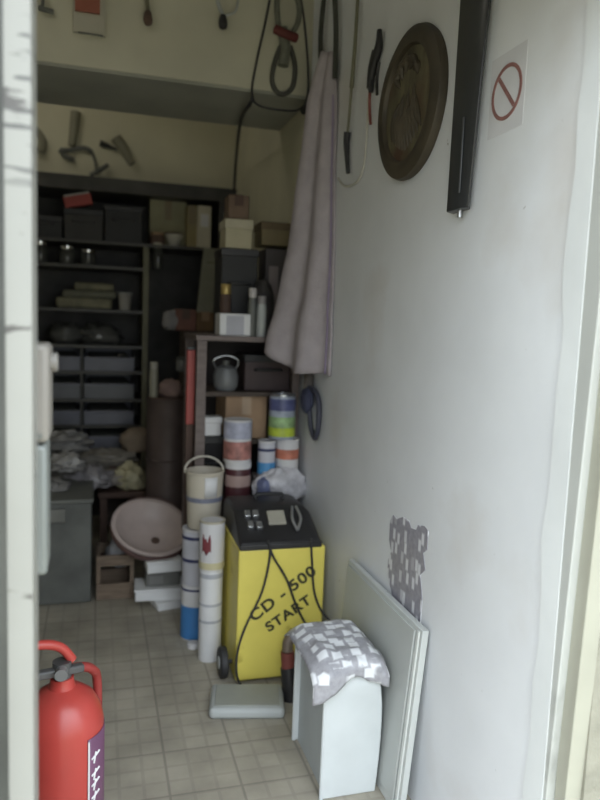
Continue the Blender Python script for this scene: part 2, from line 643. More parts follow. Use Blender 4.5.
text('CD - 500', 'model_lettering', (254, 622), (317, 573), 0.058, CY0 - 0.0012, ch, printm, 1.1)
text('START', 'start_lettering', (269, 632), (312, 602), 0.052, CY0 - 0.0012, ch, printm, 1.1)
for sx in (0.449, 0.792):
    wh = MB()
    wh.cyl((sx - 0.014, 2.41, 0.056), (sx + 0.014, 2.41, 0.056), 0.056, n=28)
    wh.cyl((sx, 2.41, 0.056), (CX0 + 0.01, 2.41, 0.056), 0.008, n=10)
    w_ = wh.build('wheel', rubber, ch, bevel=0.006) if sx < 0.6 else None
    if w_:
        MB().cyl((sx - 0.017, 2.41, 0.056), (sx - 0.005, 2.41, 0.056), 0.022, n=18).build('hub', greyp, w_)
for x in (0.50, 0.78):
    MB().box(x, CY0 + 0.03, 0, x + 0.02, CY1 - 0.03, 0.014).build('foot', rubber, ch)

# ---- leaning board
bd = thing('panel', 'pale grey rectangular panel leaning long side down against the white wall', 'panel', (0.79, 1.8, 0))
TF, TN = onX(353, 566, W - 0.012), onX(429, 635, W - 0.012)
zt = 0.52
lean = 0.04


def board(y0, y1, z0, z1, off, th):
    def P(y, z, o):
        return (W - 0.012 - lean * (1 - z / zt) - o, y, z)
    return MB().hexa([P(y0, z0, off), P(y1, z0, off), P(y1, z0, off + th), P(y0, z0, off + th)],
                     [P(y0, z1, off), P(y1, z1, off), P(y1, z1, off + th), P(y0, z1, off + th)])


y0, y1 = TN.y, TF.y
PANEL = M('pale_grey_panel', (0.52, 0.54, 0.52), 0.5, 0.05, 5)
board(y0, y1, 0.0, zt, 0.0, 0.018).build('board', PANEL, bd, bevel=0.002)
board(y0 + 0.035, y1 - 0.02, 0.03, zt - 0.012, 0.018, 0.006).build('face_sheet', M('panel_face', (0.46, 0.48, 0.46), 0.45, 0.05, 5), bd, bevel=0.002)
board(y0 + 0.012, y0 + 0.024, 0.0, zt - 0.006, 0.018, 0.005).build('edge_strip', M('panel_edge', (0.62, 0.64, 0.61), 0.5, 0.05, 5), bd, bevel=0.001)

# ---- arched grey housing
ah = thing('plastic_housing', 'grey open-sided housing with rounded top standing before the leaning panel', 'housing', (0.69, 1.83, 0))
AX0, AX1, AY0, AY1, AZ = 0.598, 0.758, 1.69, 1.985, 0.385


def arch(inset, z0=0.0):
    a0, a1, zz = AY0 + inset, AY1 - inset, AZ - inset
    r = 0.075 - inset * 0.5
    L = [(a0, z0)] + [(a0, z0 + (zz - r - z0) * q_ / 6) for q_ in range(1, 7)]
    for i in range(1, 8):
        t = R(90 * i / 7)
        L.append((a0 + r - r * math.cos(t), zz - r + r * math.sin(t)))
    for i in range(0, 8):
        t = R(90 * i / 7)
        L.append((a1 - r + r * math.sin(t), zz - r + r * math.cos(t)))
    L.append((a1, z0))
    return L


def rightx(z):
    return AX1 + 0.010 * math.sin(math.pi * min(1, z / AZ)) - 0.034 * max(0, (z - (AZ - 0.11)) / 0.11) ** 2


sh = MB()
O_, I_ = arch(0), arch(0.012)
n = len(O_)
vs = [(AX0, y, z) for y, z in O_] + [(AX0, y, z) for y, z in I_] + [(rightx(z), y, z) for y, z in O_] + [(rightx(z), y, z) for y, z in I_]
fs = []
for i in range(n - 1):
    fs += [(i, i + 1, n + i + 1, n + i), (2 * n + i, 3 * n + i, 3 * n + i + 1, 2 * n + i + 1),
           (i, 2 * n + i, 2 * n + i + 1, i + 1), (n + i, n + i + 1, 3 * n + i + 1, 3 * n + i)]
for i in (0, n - 1):
    fs.append((i, n + i, 3 * n + i, 2 * n + i))
sh.add(vs, fs)
sh.build('shell', lgrey, ah, bevel=0.004)
MB().extr([(AX0 + 0.014, y, z) for y, z in arch(0.011)], (0.004, 0, 0)).build('side_panel', M('housing_side', (0.46, 0.50, 0.51), 0.5, 0.05), ah)
rim = MB().tube([(AX0 + 0.002, y, z) for y, z in arch(0.006)], 0.0065, 8, 1)
rim.build('rim', lgrey, ah)

# ---- checked cloth over it
FILM = film_mat('checked_film', (0.36, 0.355, 0.38), (0.78, 0.79, 0.81), 25, 0.335, 0.7)


def drape(u, v):
    # u: back to front and down, v: left to right
    x = AX0 - 0.042 + v * (AX1 - AX0 + 0.056)
    L = 0.045 - 0.028 * v + 0.015 * math.sin(9 * v)
    total = 0.30 + L
    s_ = u * total
    if s_ < 0.29:
        y, z = AY1 - 0.01 - s_, AZ + 0.012
        e = abs(s_ - 0.15) / 0.15
        z -= 0.035 * max(0, e - 0.55) ** 2 * 4
    else:
        y, z = AY0 - 0.014 - 0.012 * math.sin(7 * v), AZ - 0.015 - (s_ - 0.29)
    side = max(0, 0.045 / 0.22 - v) + max(0, v - 1 + 0.03 / 0.22)
    z -= side * 0.16
    k = 0.010 * mnoise.noise(Vector((x * 22, y * 22, 1.3)))
    return Vector((x, y - abs(k) * (1 if s_ > 0.29 else 0), z + 0.004 + abs(k)))


cloth = MB().grid(drape, 40, 26).build('checked_cloth', FILM, loc=(0.69, 1.83, AZ), solid=0.003, smooth=80)
tag(cloth, 'grey and white checked cloth draped over the rounded grey housing', 'cloth')

# ---- checked film scrap on the wall
PATCH = film_mat('checked_scrap', (0.30, 0.29, 0.33), (0.70, 0.70, 0.73), 30, 0.30, 1.0, (1, 1.3, 0.62))
out = [(390, 521), (393, 515), (397, 519), (403, 517), (409, 521), (411, 528), (416, 530), (418, 525), (424, 526), (428, 531), (427, 550),
       (423, 553), (425, 570), (420, 575), (422, 600), (420, 624), (408, 614), (397, 603), (392, 596), (391, 590), (387, 575), (388, 560), (391, 552), (389, 540)]
pp = [onX(x, y, W - 0.0015) for x, y in out]
o = MB().extr(pp, (0.0015, 0, 0)).build('film_scrap', PATCH, loc=pp[14], smooth=0)
tag(o, 'torn scrap of grey checked film stuck to the wall above the panel', 'film scrap')

# ---- grey slab on floor
sl = MB().rbox((0.496, 2.195, 0.02), (0.25, 0.17, 0.04), 0, 0, R(-12))
slab = thing('plastic_tray', 'low grey plastic tray lying on the floor before the yellow charger', 'tray', (0.485, 2.195, 0))
sl.build('base', greyp, slab, bevel=0.016, seg=4)
MB().rbox((0.496, 2.195, 0.041), (0.215, 0.135, 0.004), 0, 0, R(-12)).build('top_face', M('dull_grey_plastic', (0.34, 0.35, 0.32), 0.6, 0.08), slab, bevel=0.006)

# ---- angle grinder like dark tool
gx, gy = 0.665, 2.215
gr = thing('power_tool', 'dark hand tool with reddish collar standing between charger and grey housing', 'tool', (gx, gy, 0))
MB().tube([(gx - 0.01, gy, 0.0), (gx - 0.012, gy, 0.05), (gx - 0.02, gy + 0.01, 0.11)], lambda t: 0.034 - 0.006 * t, 16).build('body', black, gr)
MB().tube([(gx - 0.02, gy + 0.01, 0.11), (gx - 0.024, gy + 0.012, 0.165)], lambda t: 0.024, 16, 1).build('collar', M('dull_red_brown', (0.22, 0.06, 0.05), 0.5, 0.2), gr)
MB().tube([(gx - 0.024, gy + 0.012, 0.165), (gx - 0.02, gy + 0.02, 0.2), (gx + 0.005, gy + 0.03, 0.225)], 0.019, 14).build('head', M('dull_brown_metal', (0.16, 0.12, 0.09), 0.5, 0.2), gr)
MB().cyl((gx - 0.002, gy - 0.02, 0.13), (gx - 0.002, gy - 0.034, 0.17), 0.006, n=10).build('lever', steel, gr)

# ---- fire extinguisher
ex, ey = -0.072, 1.6
fe = thing('fire_extinguisher', 'red fire extinguisher standing on the floor behind the left door jamb', 'fire extinguisher', (ex, ey, 0))
er = 0.093
fb = MB().lathe([(0.086, 0.0), (er, 0.012), (er, 0.37), (er - 0.006, 0.40), (er - 0.022, 0.428), (er - 0.045, 0.446), (0.03, 0.455), (0.026, 0.47), (0.026, 0.478)], 40, (ex, ey, 0))
BODY = fb.build('cylinder', red, fe)
lab = MB()
a0, a1 = R(-52), R(40)
lab.grid(lambda u, v: Vector((ex + (er + 0.0012) * math.cos(a0 + (a1 - a0) * u), ey + (er + 0.0012) * math.sin(a0 + (a1 - a0) * u), 0.06 + 0.30 * v)), 16, 2)
LB = lab.build('label', M('purple_navy_label', (0.16, 0.07, 0.13), 0.4, 0.15, 14), BODY, solid=0.001)
sm = MB()


def onb(a, z, d=0.0025):
    return Vector((ex + (er + d) * math.cos(a), ey + (er + d) * math.sin(a), z))


def stroke(pts, w):
    for (aa, za), (ab, zb) in zip(pts, pts[1:]):
        sm.tube([onb(R(aa), za), onb(R((aa + ab) / 2), (za + zb) / 2), onb(R(ab), zb)], w, 6, 1)


stroke([(-51, 0.062), (-51, 0.355)], 0.0022)
for z in (0.31, 0.27, 0.245, 0.215, 0.18, 0.15, 0.12):
    stroke([(-46, z), (-30, z + 0.008)], 0.0022)
    stroke([(-42, z - 0.012), (-38, z + 0.012)], 0.0022)
sm.build('label_marks', white, BODY)
VAL = MB().cyl((ex, ey, 0.475), (ex, ey, 0.515), 0.021, n=20).build('valve', M('dark_grey_metal', (0.12, 0.12, 0.12), 0.4, 0.1, metal=0.5), fe)
MB().rbox((ex - 0.01, ey - 0.01, 0.495), (0.12, 0.022, 0.018), 0, R(4), R(20)).build('carry_handle', M('grey_handle', (0.08, 0.08, 0.08), 0.5, 0.1), fe, bevel=0.004)
MB().tube([(ex - 0.075, ey - 0.03, 0.57), (ex - 0.03, ey - 0.012, 0.562), (ex + 0.0, ey, 0.545), (ex + 0.022, ey + 0.008, 0.512)], 0.011, 10).build('squeeze_lever', red, fe)
MB().tube([(ex, ey, 0.49), (ex + 0.035, ey + 0.02, 0.487), (ex + 0.066, ey + 0.045, 0.465), (ex + 0.078, ey + 0.07, 0.41), (ex + 0.078, ey + 0.075, 0.2)], 0.011, 10).build('hose', M('red_brown_rubber', (0.30, 0.04, 0.035), 0.5, 0.1), fe)
MB().cyl((ex - 0.0, ey - 0.02, 0.50), (ex - 0.0, ey - 0.04, 0.50), 0.014, n=18).build('gauge', M('dull_gauge', (0.16, 0.16, 0.16), 0.4), fe)

# ---- box and trunking behind the left jamb
p = onY(36, 342, 1.10)
q = onY(52, 435, 1.10)
sw = thing('lock_box', 'beige box fixed on the back of the left door jamb', 'box', (-0.09, 1.06, q.z))
MB().box(-0.12, 1.03, q.z, q.x, 1.12, p.z).build('case', M('beige_plastic', (0.22, 0.205, 0.185), 0.5, 0.06), sw, bevel=0.008, seg=3)
k = onY(53, 362, 1.09)
MB().cyl((q.x - 0.002, 1.09, k.z), (q.x + 0.009, 1.09, k.z), 0.014, n=18).build('bolt_knob', M('beige_knob', (0.2, 0.19, 0.175), 0.4, 0.06), sw, bevel=0.002)
MB().cyl((q.x - 0.012, 1.028, q.z + 0.01), (q.x - 0.012, 1.034, q.z + 0.01), 0.004, n=10).build('screw', dgrey, sw)
p2 = onY(50, 560, 1.10)
tr = MB().box(-0.12, 1.031, p2.z, p2.x, 1.11, q.z - 0.004).build('metal_plate', M('grey_green_metal', (0.19, 0.205, 0.195), 0.4, 0.08), loc=(-0.1, 1.07, p2.z), bevel=0.006)
tag(tr, 'grey metal cover fixed to the jamb under the beige box', 'cover')

# ================================================================== RIGHT WALL
# ---- round plaque
pc = onX(414, 105, W)
pl = thing('wall_plaque', 'round brown carved wall plaque hanging on the white wall', 'plaque', (W, pc.y, pc.z))
mx = Matrix(((0, 0, -1), (0, 1, 0), (1, 0, 0)))   # z axis -> -x
WOOD = mat('brown_carved_wood', (0.062, 0.05, 0.032), 0.6, 0.4, 7)
WOOD2 = mat('olive_worn_wood', (0.12, 0.105, 0.06), 0.65, 0.5, 10, stretch=(1, 3, 1))
overlay(WOOD2, (0.09, 0.05, 0.03), scale=5, lo=0.5, hi=0.65)
PR = 0.200
MB().lathe([(0.15, 0.0), (PR, 0.0), (PR + 0.004, 0.01), (PR, 0.024), (PR - 0.02, 0.034), (PR - 0.045, 0.03), (0.15, 0.018)], 56, (W, pc.y, pc.z), mx).build('rim', WOOD, pl)
MB().lathe([(0.001, 0.0), (0.160, 0.0), (0.160, 0.018), (0.1, 0.021), (0.001, 0.023)], 48, (W, pc.y, pc.z), mx).build('disc', WOOD2, pl)
cv = MB()
for i in range(11):
    yy = pc.y - 0.075 + 0.015 * i
    lo_, hi_ = -0.125 + 0.004 * abs(i - 5) ** 1.5, 0.01 + 0.035 * math.sin(i * 1.9)
    cv.tube([Vector((W - 0.019, yy * 1.0 + (i - 5) * 0.004, pc.z + lo_)), Vector((W - 0.026, yy, pc.z + lo_ * 0.4)),
             Vector((W - 0.02, yy - (i - 5) * 0.004, pc.z + hi_))], lambda s_: 0.003 + 0.007 * math.sin(math.pi * s_), 8)
for i in range(5):
    t = R(30 + i * 30)
    cv.tube([Vector((W - 0.02, pc.y + 0.05 * math.cos(t - 0.4), pc.z + 0.05 + 0.04 * math.sin(t - 0.4))),
             Vector((W - 0.027, pc.y + 0.075 * math.cos(t), pc.z + 0.05 + 0.07 * math.sin(t))),
             Vector((W - 0.02, pc.y + 0.06 * math.cos(t + 0.5), pc.z + 0.06 + 0.055 * math.sin(t + 0.5)))], lambda s_: 0.003 + 0.008 * math.sin(math.pi * s_), 8)
cv.build('carving', WOOD, pl)

# ---- long black channel
b0, b1 = onX(447, 200, W - 0.03), onX(468, 206, W - 0.03)
t0, t1 = onX(460, 0, W - 0.03), onX(489, 0, W - 0.03)
barT = thing('metal_channel', 'long black metal channel hanging upright on the wall beside the round plaque', 'channel', (W, (b0.y + b1.y) / 2, b0.z))
DK = M('black_enamel', (0.028, 0.03, 0.032), 0.3, 0.15, 5)


def up(p, t, z):
    s_ = (z - p.z) / (t.z - p.z)
    return p.y + (t.y - p.y) * s_


zb, zt2 = b1.z, 2.55
bot, top = [], []
for z, L in ((zb, bot), (zt2, top)):
    yl, yr = up(b0, t0, z), up(b1, t1, z)
    L += [(W, yr + 0.045, z), (W, yl + 0.02, z), (W - 0.03, yl, z), (W - 0.032, yr + 0.03, z), (W - 0.022, yr + 0.012, z)]
MB().hexa(bot, top).build('body', DK, barT, bevel=0.003)
MB().rbox((W - 0.035, (b0.y + b1.y) / 2 - 0.016, zb + 0.12), (0.003, 0.006, 0.17), 0, 0, 0).build('ridge', M('grey_edge', (0.07, 0.075, 0.08), 0.3, 0.1), barT, bevel=0.001)
MB().cyl((W - 0.015, (b0.y + b1.y) / 2 + 0.012, zb), (W - 0.015, (b0.y + b1.y) / 2 + 0.012, zb - 0.016), 0.006, n=10).build('bolt', steel, barT)

# ---- prohibition sign
sc_ = onX(507, 92, W)
sg = thing('prohibition_sign', 'small faded red circle-and-slash prohibition sign on the white wall', 'sign', (W, sc_.y, sc_.z))
MB().box(W - 0.0005, sc_.y - 0.068, sc_.z - 0.085, W, sc_.y + 0.068, sc_.z + 0.085).build('backing', M('faded_white_paper', (0.67, 0.67, 0.69), 0.7, 0.05), sg)
SGR = M('faded_red_print', (0.27, 0.13, 0.115), 0.7, 0.2, 40)
MB().lathe([(0.050, 0.0), (0.058, 0.0), (0.058, 0.0014), (0.050, 0.0014), (0.050, 0.0)], 40, (W - 0.001, sc_.y, sc_.z), mx, cap=False).build('ring', SGR, sg)
MB().rbox((W - 0.0018, sc_.y, sc_.z), (0.0014, 0.009, 0.094), R(-42), 0, 0).build('slash', SGR, sg)


def nail(root, y, z, l=0.03):
    MB().cyl((W, y, z), (W - l, y, z - 0.002), 0.0025, n=8).build('nail', steel, root)


# ---- thin rod tool
def w(x, y, d=0.015):
    return onX(x, y, W - d)


top_ = w(360, -20)
rt = thing('rod', 'thin dark rod with a thick grip hanging on the wall left of the plaque', 'tool', w(348, 172))
MB().tube([w(360, -40), w(355, 45), w(351.5, 88)], lambda t: 0.005 + 0.003 * t, 10).build('shaft', olive, rt)
MB().tube([w(351.5, 86), w(349.5, 112), w(347.5, 134)], 0.0045, 10).build('neck', olive, rt)
MB().tube([w(347.5, 132), w(346.5, 142), w(347, 156), w(348, 173)], lambda t: 0.013 - 0.006 * t, 12).build('grip', rubber, rt)
lp = MB().tube([w(338, 178, 0.006), w(345, 186, 0.006), w(357, 182, 0.006), w(364, 165, 0.006), w(367, 130, 0.006), w(368, 98, 0.006)], 0.004, 8).build('cord', M('pale_cord', (0.5, 0.49, 0.44), 0.8, 0.1), loc=w(345, 186))
tag(lp, 'pale cord curling along the wall under the thin dark rod', 'cord')
# ---- pliers
pr = thing('pliers', 'dark pliers with one red handle hanging on the wall beside the plaque', 'pliers', w(371, 88))
MB().tube([w(379.5, 30), w(379, 45), w(375, 60), w(371, 78), w(371, 92)], lambda t: 0.008 + 0.006 * math.sin(math.pi * t), 10).build('jaw', black, pr)
MB().tube([w(374, 50), w(370.5, 68), w(369.5, 88)], lambda t: 0.006 + 0.004 * t, 10).build('joint', DK, pr)
MB().tube([w(379, 62), w(377, 78), w(377, 95)], 0.005, 8).build('handle', black, pr)
MB().tube([w(370, 88), w(369.5, 105), w(370.5, 124)], 0.005, 8).build('handle', M('faded_red_grip', (0.20, 0.06, 0.05), 0.6), pr)

# ---- black strap loop near the towel
st = thing('strap', 'dark webbing strap looped over a nail above the lilac towel', 'strap', (W, 2.7, 2.2))
a = [w(308, 106, 0.02), w(316, 97, 0.02), w(320, 70, 0.02), w(321, 30, 0.02), w(325, -8, 0.02), w(330, -20, 0.02), w(334, -8, 0.02), w(336, 30, 0.02), w(335, 78, 0.02)]
MB().tube(a, 0.010, 10).build('webbing', M('dark_olive_webbing', (0.05, 0.052, 0.042), 0.8, 0.2), st)
MB().tube([w(304, 111, 0.02), w(310, 103, 0.02)], 0.017, 10, 1).build('end_tip', black, st)
nail(st, a[5].y, a[5].z - 0.005, 0.04)

# ---- towel
HK = w(327, 52, 0.02)
tw = thing('towel', 'greyed lilac towel hanging from the strap on the white wall', 'towel', (W - 0.05, 2.65, 1.1))
L_ = [(52, 322, 2.62), (100, 308, 2.66), (180, 298, 2.70), (250, 289, 2.73), (300, 279, 2.77), (330, 270.5, 2.80), (352, 267, 2.80)]
R_ = [(52, 336, 2.52), (100, 336, 2.49), (180, 334, 2.46), (250, 333, 2.45), (300, 332, 2.44), (330, 331, 2.43), (376, 329, 2.43)]


def lerpt(T, s_):
    i = min(int(s_ * (len(T) - 1)), len(T) - 2)
    f = s_ * (len(T) - 1) - i
    return [T[i][j] + (T[i + 1][j] - T[i][j]) * f for j in range(3)]


def towel(u, v):
    a_, b_ = lerpt(L_, u), lerpt(R_, u)
    A = onY(a_[1], a_[0], a_[2])
    B = onX(b_[1], b_[0], W - 0.012)
    p_ = A.lerp(B, v)
    if u > 0.82:
        e = (u - 0.82) / 0.18
        p_.z -= 0.045 * e * math.sin(math.pi * min(1, v * 1.15)) * 0.8
    f = 0.022 * (0.35 + u)
    nrm = Vector((-0.9, -0.45, 0)).normalized()
    p_ += nrm * (f * math.sin(v * 11 + u * 1.2) * (0.4 + 0.6 * math.sin(math.pi * v)) + 0.006 * mnoise.noise(Vector((u * 6, v * 5, 0))))
    p_.x = min(p_.x, W - 0.006)
    return p_


MB().grid(towel, 36, 32).build('cloth', lilac, tw, solid=0.008, smooth=80)
hem = MB().tube([towel(u / 20, 0.93) + Vector((-0.008, -0.004, 0)) for u in range(3, 21)], 0.0035, 6, 1)
hem.build('purple_stripe', M('purple_thread', (0.28, 0.23, 0.33), 0.9, 0.1), tw)['label'] = 'purple edge stripe'
nail(tw, HK.y, HK.z, 0.035)

# ---- dark blue ring below the towel
rg = thing('tape_measure_loop', 'dark blue looped strap hanging on the wall below the towel', 'strap', w(310, 400, 0.02))
rg.name = 'looped_strap'
MB().tube([w(304, 395, 0.03), w(309, 410, 0.03), w(311, 428, 0.025), w(315, 438, 0.02), w(318, 428, 0.02), w(319, 408, 0.02), w(316, 393, 0.02), w(309, 388, 0.03)], 0.011, 10, closed=True).build('loop', M('blue_black_webbing', (0.05, 0.052, 0.075), 0.6, 0.2), rg)
MB().blob(w(307, 400, 0.035), (0.024, 0.05, 0.055), 3, 0.15, flat=False).build('knot', M('navy_webbing', (0.045, 0.05, 0.09), 0.7, 0.2), rg)
MB().tube([w(308, 366, 0.012), w(309, 378, 0.02), w(308, 392, 0.03)], 0.02, 10).build('hanger', M('grey_brown_webbing', (0.13, 0.115, 0.105), 0.8, 0.2), rg)

# ================================================================== BEAM FACE
def bf(x, y, d=0.02):
    return onY(x, y, 2.9 - d)


cb = thing('jumper_cable', 'coiled grey cable bound with dark red tape hanging on the beam by the wall', 'cable', bf(284, 70))
MB().tube([bf(279, 30), bf(277, 5), bf(281, -14), bf(291, -12), bf(299, 5), bf(298, 22), bf(292, 34)], 0.011, 10).build('coil', rope, cb)
MB().tube([bf(281, 46), bf(275, 62), bf(272, 80), bf(277, 92), bf(285, 94), bf(293, 86), bf(295, 66), bf(290, 46)], 0.010, 10).build('coil', M('dark_rope', (0.07, 0.07, 0.06), 0.8, 0.2), cb)
MB().tube([bf(282, 28), bf(285, 48), bf(283, 66)], 0.022, 10).build('bundle', rope, cb)
MB().tube([bf(275, 29, 0.03), bf(286, 34, 0.045), bf(296, 38, 0.03)], 0.018, 10).build('red_tape', tape, cb)
MB().cyl(bf(286, -14, -0.02), bf(286, -14, 0.05), 0.004, n=8).build('nail', steel, cb)
wr = MB().tube([bf(274, -25, 0.01), bf(266, 20, 0.01), bf(257, 60, 0.01), bf(252, 92, 0.01), bf(258, 105, 0.015), bf(280, 110, 0.015), bf(300, 109, 0.01), bf(308, 92, 0.008), bf(307, 50, 0.008), bf(302, 5, 0.008), bf(294, -25, 0.008)], 0.0045, 8).build('wire', rubber, loc=bf(280, 110))
tag(wr, 'long thin dark wire looping down the beam around the coiled cable', 'wire')
wr2 = MB().tube([onY(252, 97, 2.885), onY(250, 104, 2.9), onY(243, 114, 3.1), onY(239, 130, 3.45), onY(236, 160, 4.0), onY(234, 192, 4.15)], 0.008, 8).build('cable', rubber, loc=onY(236, 160, 4.0))
tag(wr2, 'dark cable running from the beam back into the room corner', 'cable')


def hook_on_beam(x, y):
    return MB().cyl(bf(x, y, -0.01), bf(x, y, 0.03), 0.003, n=8)


# a small tool, a red and white pack, two brushes hanging on the beam
t = thing('hanging_tool', 'small dark tool hanging high on the beam nearest the left jamb', 'tool', bf(44, 10))
MB().tube([bf(44, -20), bf(43, 0), bf(42, 9)], 0.006, 8).build('shank', dgrey, t)
MB().rbox(bf(46, 10), (0.055, 0.02, 0.016), 0, R(8), 0).build('head', dgrey, t, bevel=0.004)
t = thing('hanging_pack', 'white backing card with a red panel hanging on the beam', 'pack', bf(88, 30))
a, b = bf(73, -25), bf(105, 36)
MB().box(a.x, 2.885, b.z, b.x, 2.899, a.z).build('card', M('grey_white_card', (0.47, 0.45, 0.37), 0.7, 0.06), t, bevel=0.002)
a, b = bf(75, -22, 0.025), bf(100, 14, 0.025)
MB().box(a.x, 2.872, b.z, b.x, 2.886, a.z).build('red_panel', M('faded_brick_red', (0.30, 0.10, 0.065), 0.6, 0.12), t, bevel=0.002)
a, b = bf(78, 31, 0.025), bf(103, 36, 0.025)
MB().box(a.x, 2.876, b.z, b.x, 2.886, a.z).build('bottom_bar', dgrey, t, bevel=0.002)
for i, (x, y, lab_) in enumerate(((148, 20, 'slim brush with dark tip hanging on the beam beside the red pack'),
                                  (223, 24, 'crooked grey tool with dark tip hanging on the beam near the coiled cable'))):
    t = thing('brush' if i == 0 else 'hook_tool', lab_, 'brush' if i == 0 else 'tool', bf(x, y))
    off = 0 if i == 0 else -5
    MB().tube([bf(x - off * 0.5, -30), bf(x - 1 + off, -5), bf(x, y - 8)], 0.008, 8).build('handle', olive if i == 0 else greyp, t)
    MB().tube([bf(x, y - 9), bf(x, y), bf(x + 1, y + 5)], lambda s: 0.010 + 0.008 * math.sin(math.pi * s), 10).build('tip', dkbrown if i == 0 else black, t)
    if i == 1:
        MB().tube([bf(x, y - 8), bf(x + 12, y - 12), bf(x + 15, y - 24)], 0.005, 8).build('arm', greyp, t)

# ================================================================== BACK WALL TOOLS
def bw(x, y, d=0.02):
    return onY(x, y, YB - d)


t = thing('cutters', 'grey cutters with splayed dark handles hanging on the far wall under the beam', 'cutters', bw(72, 150))
MB().tube([bw(76, 112), bw(74, 130), bw(72, 146)], lambda s: 0.03 - 0.008 * s, 10).build('head', M('dull_grey', (0.24, 0.23, 0.17), 0.6, 0.1), t)
MB().tube([bw(60, 150), bw(70, 150), bw(84, 148), bw(92, 152)], 0.014, 8).build('handle', dgrey, t)
MB().tube([bw(60, 150), bw(66, 157), bw(74, 160)], 0.014, 8).build('handle', dgrey, t)
MB().tube([bw(92, 152), bw(96, 164), bw(96, 175)], 0.008, 8).build('cord', dgrey, t)
t = thing('trowel', 'dark pointed trowel hanging aslant on the far wall', 'trowel', bw(108, 150))
MB().tube([bw(100, 143), bw(108, 146), bw(117, 150)], lambda s: 0.020 - 0.012 * s, 8).build('blade', black, t)
MB().tube([bw(116, 138), bw(124, 150), bw(132, 164)], lambda s: 0.035 - 0.012 * s, 10).build('handle', M('dull_grey', (0.24, 0.23, 0.17)), t)
t = MB().tube([bw(34, 128), bw(42, 140), bw(40, 152)], lambda s: 0.02 + 0.012 * s, 8).build('hanging_brush', M('dull_grey', (0.24, 0.23, 0.17)), loc=bw(40, 140))
tag(t, 'small grey brush hanging on the far wall right behind the jamb', 'brush')
t = MB().tube([bw(90, 175, 0.04), bw(100, 170, 0.04), bw(108, 165, 0.03)], 0.013, 8).build('chisel', dgrey, loc=bw(100, 170))
tag(t, 'dark chisel leaning on the far wall above the black rack', 'chisel')

# ================================================================== BACK RACK
RY0, RY1, RX0, RX1 = 4.15, 4.58, -1.2, 0.68
rk = thing('storage_rack', 'tall dark storage rack filling the far wall', 'rack', (-0.26, 4.36, 0))


def rz(y, x=90):
    return onY(x, y, RY0).z


zt_, zA, zB_, zC, zD = rz(176), rz(240), rz(265), rz(309), rz(345)
UX = onY(142, 380, RY0).x
rows = [rz(v) for v in (371, 399, 425, 450)]
MB().box(RX0, RY0, rz(190), RX1 + 0.1, RY1, zt_).build('top_board', rackm, rk)
MB().box(RX0, RY1 - 0.015, 0.02, RX1, RY1, zt_).build('back_panel', rackm, rk)
for z in (zA, zB_, zC, zD, *rows):
    MB().box(RX0, RY0, z - 0.016, RX1 if z == zA else UX, RY1 - 0.016, z).build('shelf', M('rack_shelf', (0.065, 0.062, 0.055), 0.5, 0.2), rk)
for x in (RX0, UX, RX1):
    MB().box(x, RY0 + 0.005, 0, x + 0.03, RY1 - 0.016, (zA - 0.017) if x == UX else zt_).build('upright', olive if x == UX else rackm, rk)
xm = onY(82, 380, RY0).x
MB().box(xm - 0.01, RY0 + 0.005, rows[3], xm + 0.005, RY1 - 0.02, zD - 0.016).build('divider', rackm, rk)


def crate(name, label, cat, x0, x1, y0, y1, Y, dep, m, group=None, bev=0.005, extra=None, zbase=None):
    """box whose front is spanned by pixels at depth Y"""
    a, b = onY(x0, y0, Y), onY(x1, y1, Y)
    zb_ = b.z if zbase is None else zbase
    t = thing(name, label, cat, ((a.x + b.x) / 2, Y + dep / 2, zb_), group)
    MB().box(a.x, Y, zb_, b.x, Y + dep, a.z).build('body', m, t, bevel=bev)
    if extra:
        extra(t, a.x, b.x, Y, dep, zb_, a.z)
    return t


def lidded(m, h=0.3):
    def f(t, xa, xb, Y, dep, za, zb2):
        MB().box(xa - 0.004, Y - 0.004, zb2 - (zb2 - za) * h, xb + 0.004, Y + dep + 0.004, zb2 + 0.004).build('lid', m, t, bevel=0.004)
    return f


def taped(m):
    def f(t, xa, xb, Y, dep, za, zb2):
        xm_ = (xa + xb) / 2
        MB().box(xm_ - 0.02, Y - 0.0015, za + (zb2 - za) * 0.55, xm_ + 0.02, Y + dep, zb2 + 0.0015).build('tape', m, t)
    return f


def labelled(m, fx=(0.2, 0.8), fz=(0.3, 0.7)):
    def f(t, xa, xb, Y, dep, za, zb2):
        MB().box(xa + (xb - xa) * fx[0], Y - 0.002, za + (zb2 - za) * fz[0], xa + (xb - xa) * fx[1], Y + 0.001, za + (zb2 - za) * fz[1]).build('label_panel', m, t)
    return f


def handled(m):
    def f(t, xa, xb, Y, dep, za, zb2):
        xm_ = (xa + xb) / 2
        w_ = (xb - xa) * 0.25
        zz = za + (zb2 - za) * 0.6
        MB().tube([(xm_ - w_, Y, zz), (xm_ - w_, Y - 0.02, zz), (xm_ + w_, Y - 0.02, zz), (xm_ + w_, Y, zz)], 0.006, 8, 2).build('handle', m, t)
        MB().box(xa - 0.003, Y - 0.003, zb2 - 0.03, xb + 0.003, Y + dep, zb2 + 0.002).build('lid', m, t, bevel=0.003)
    return f


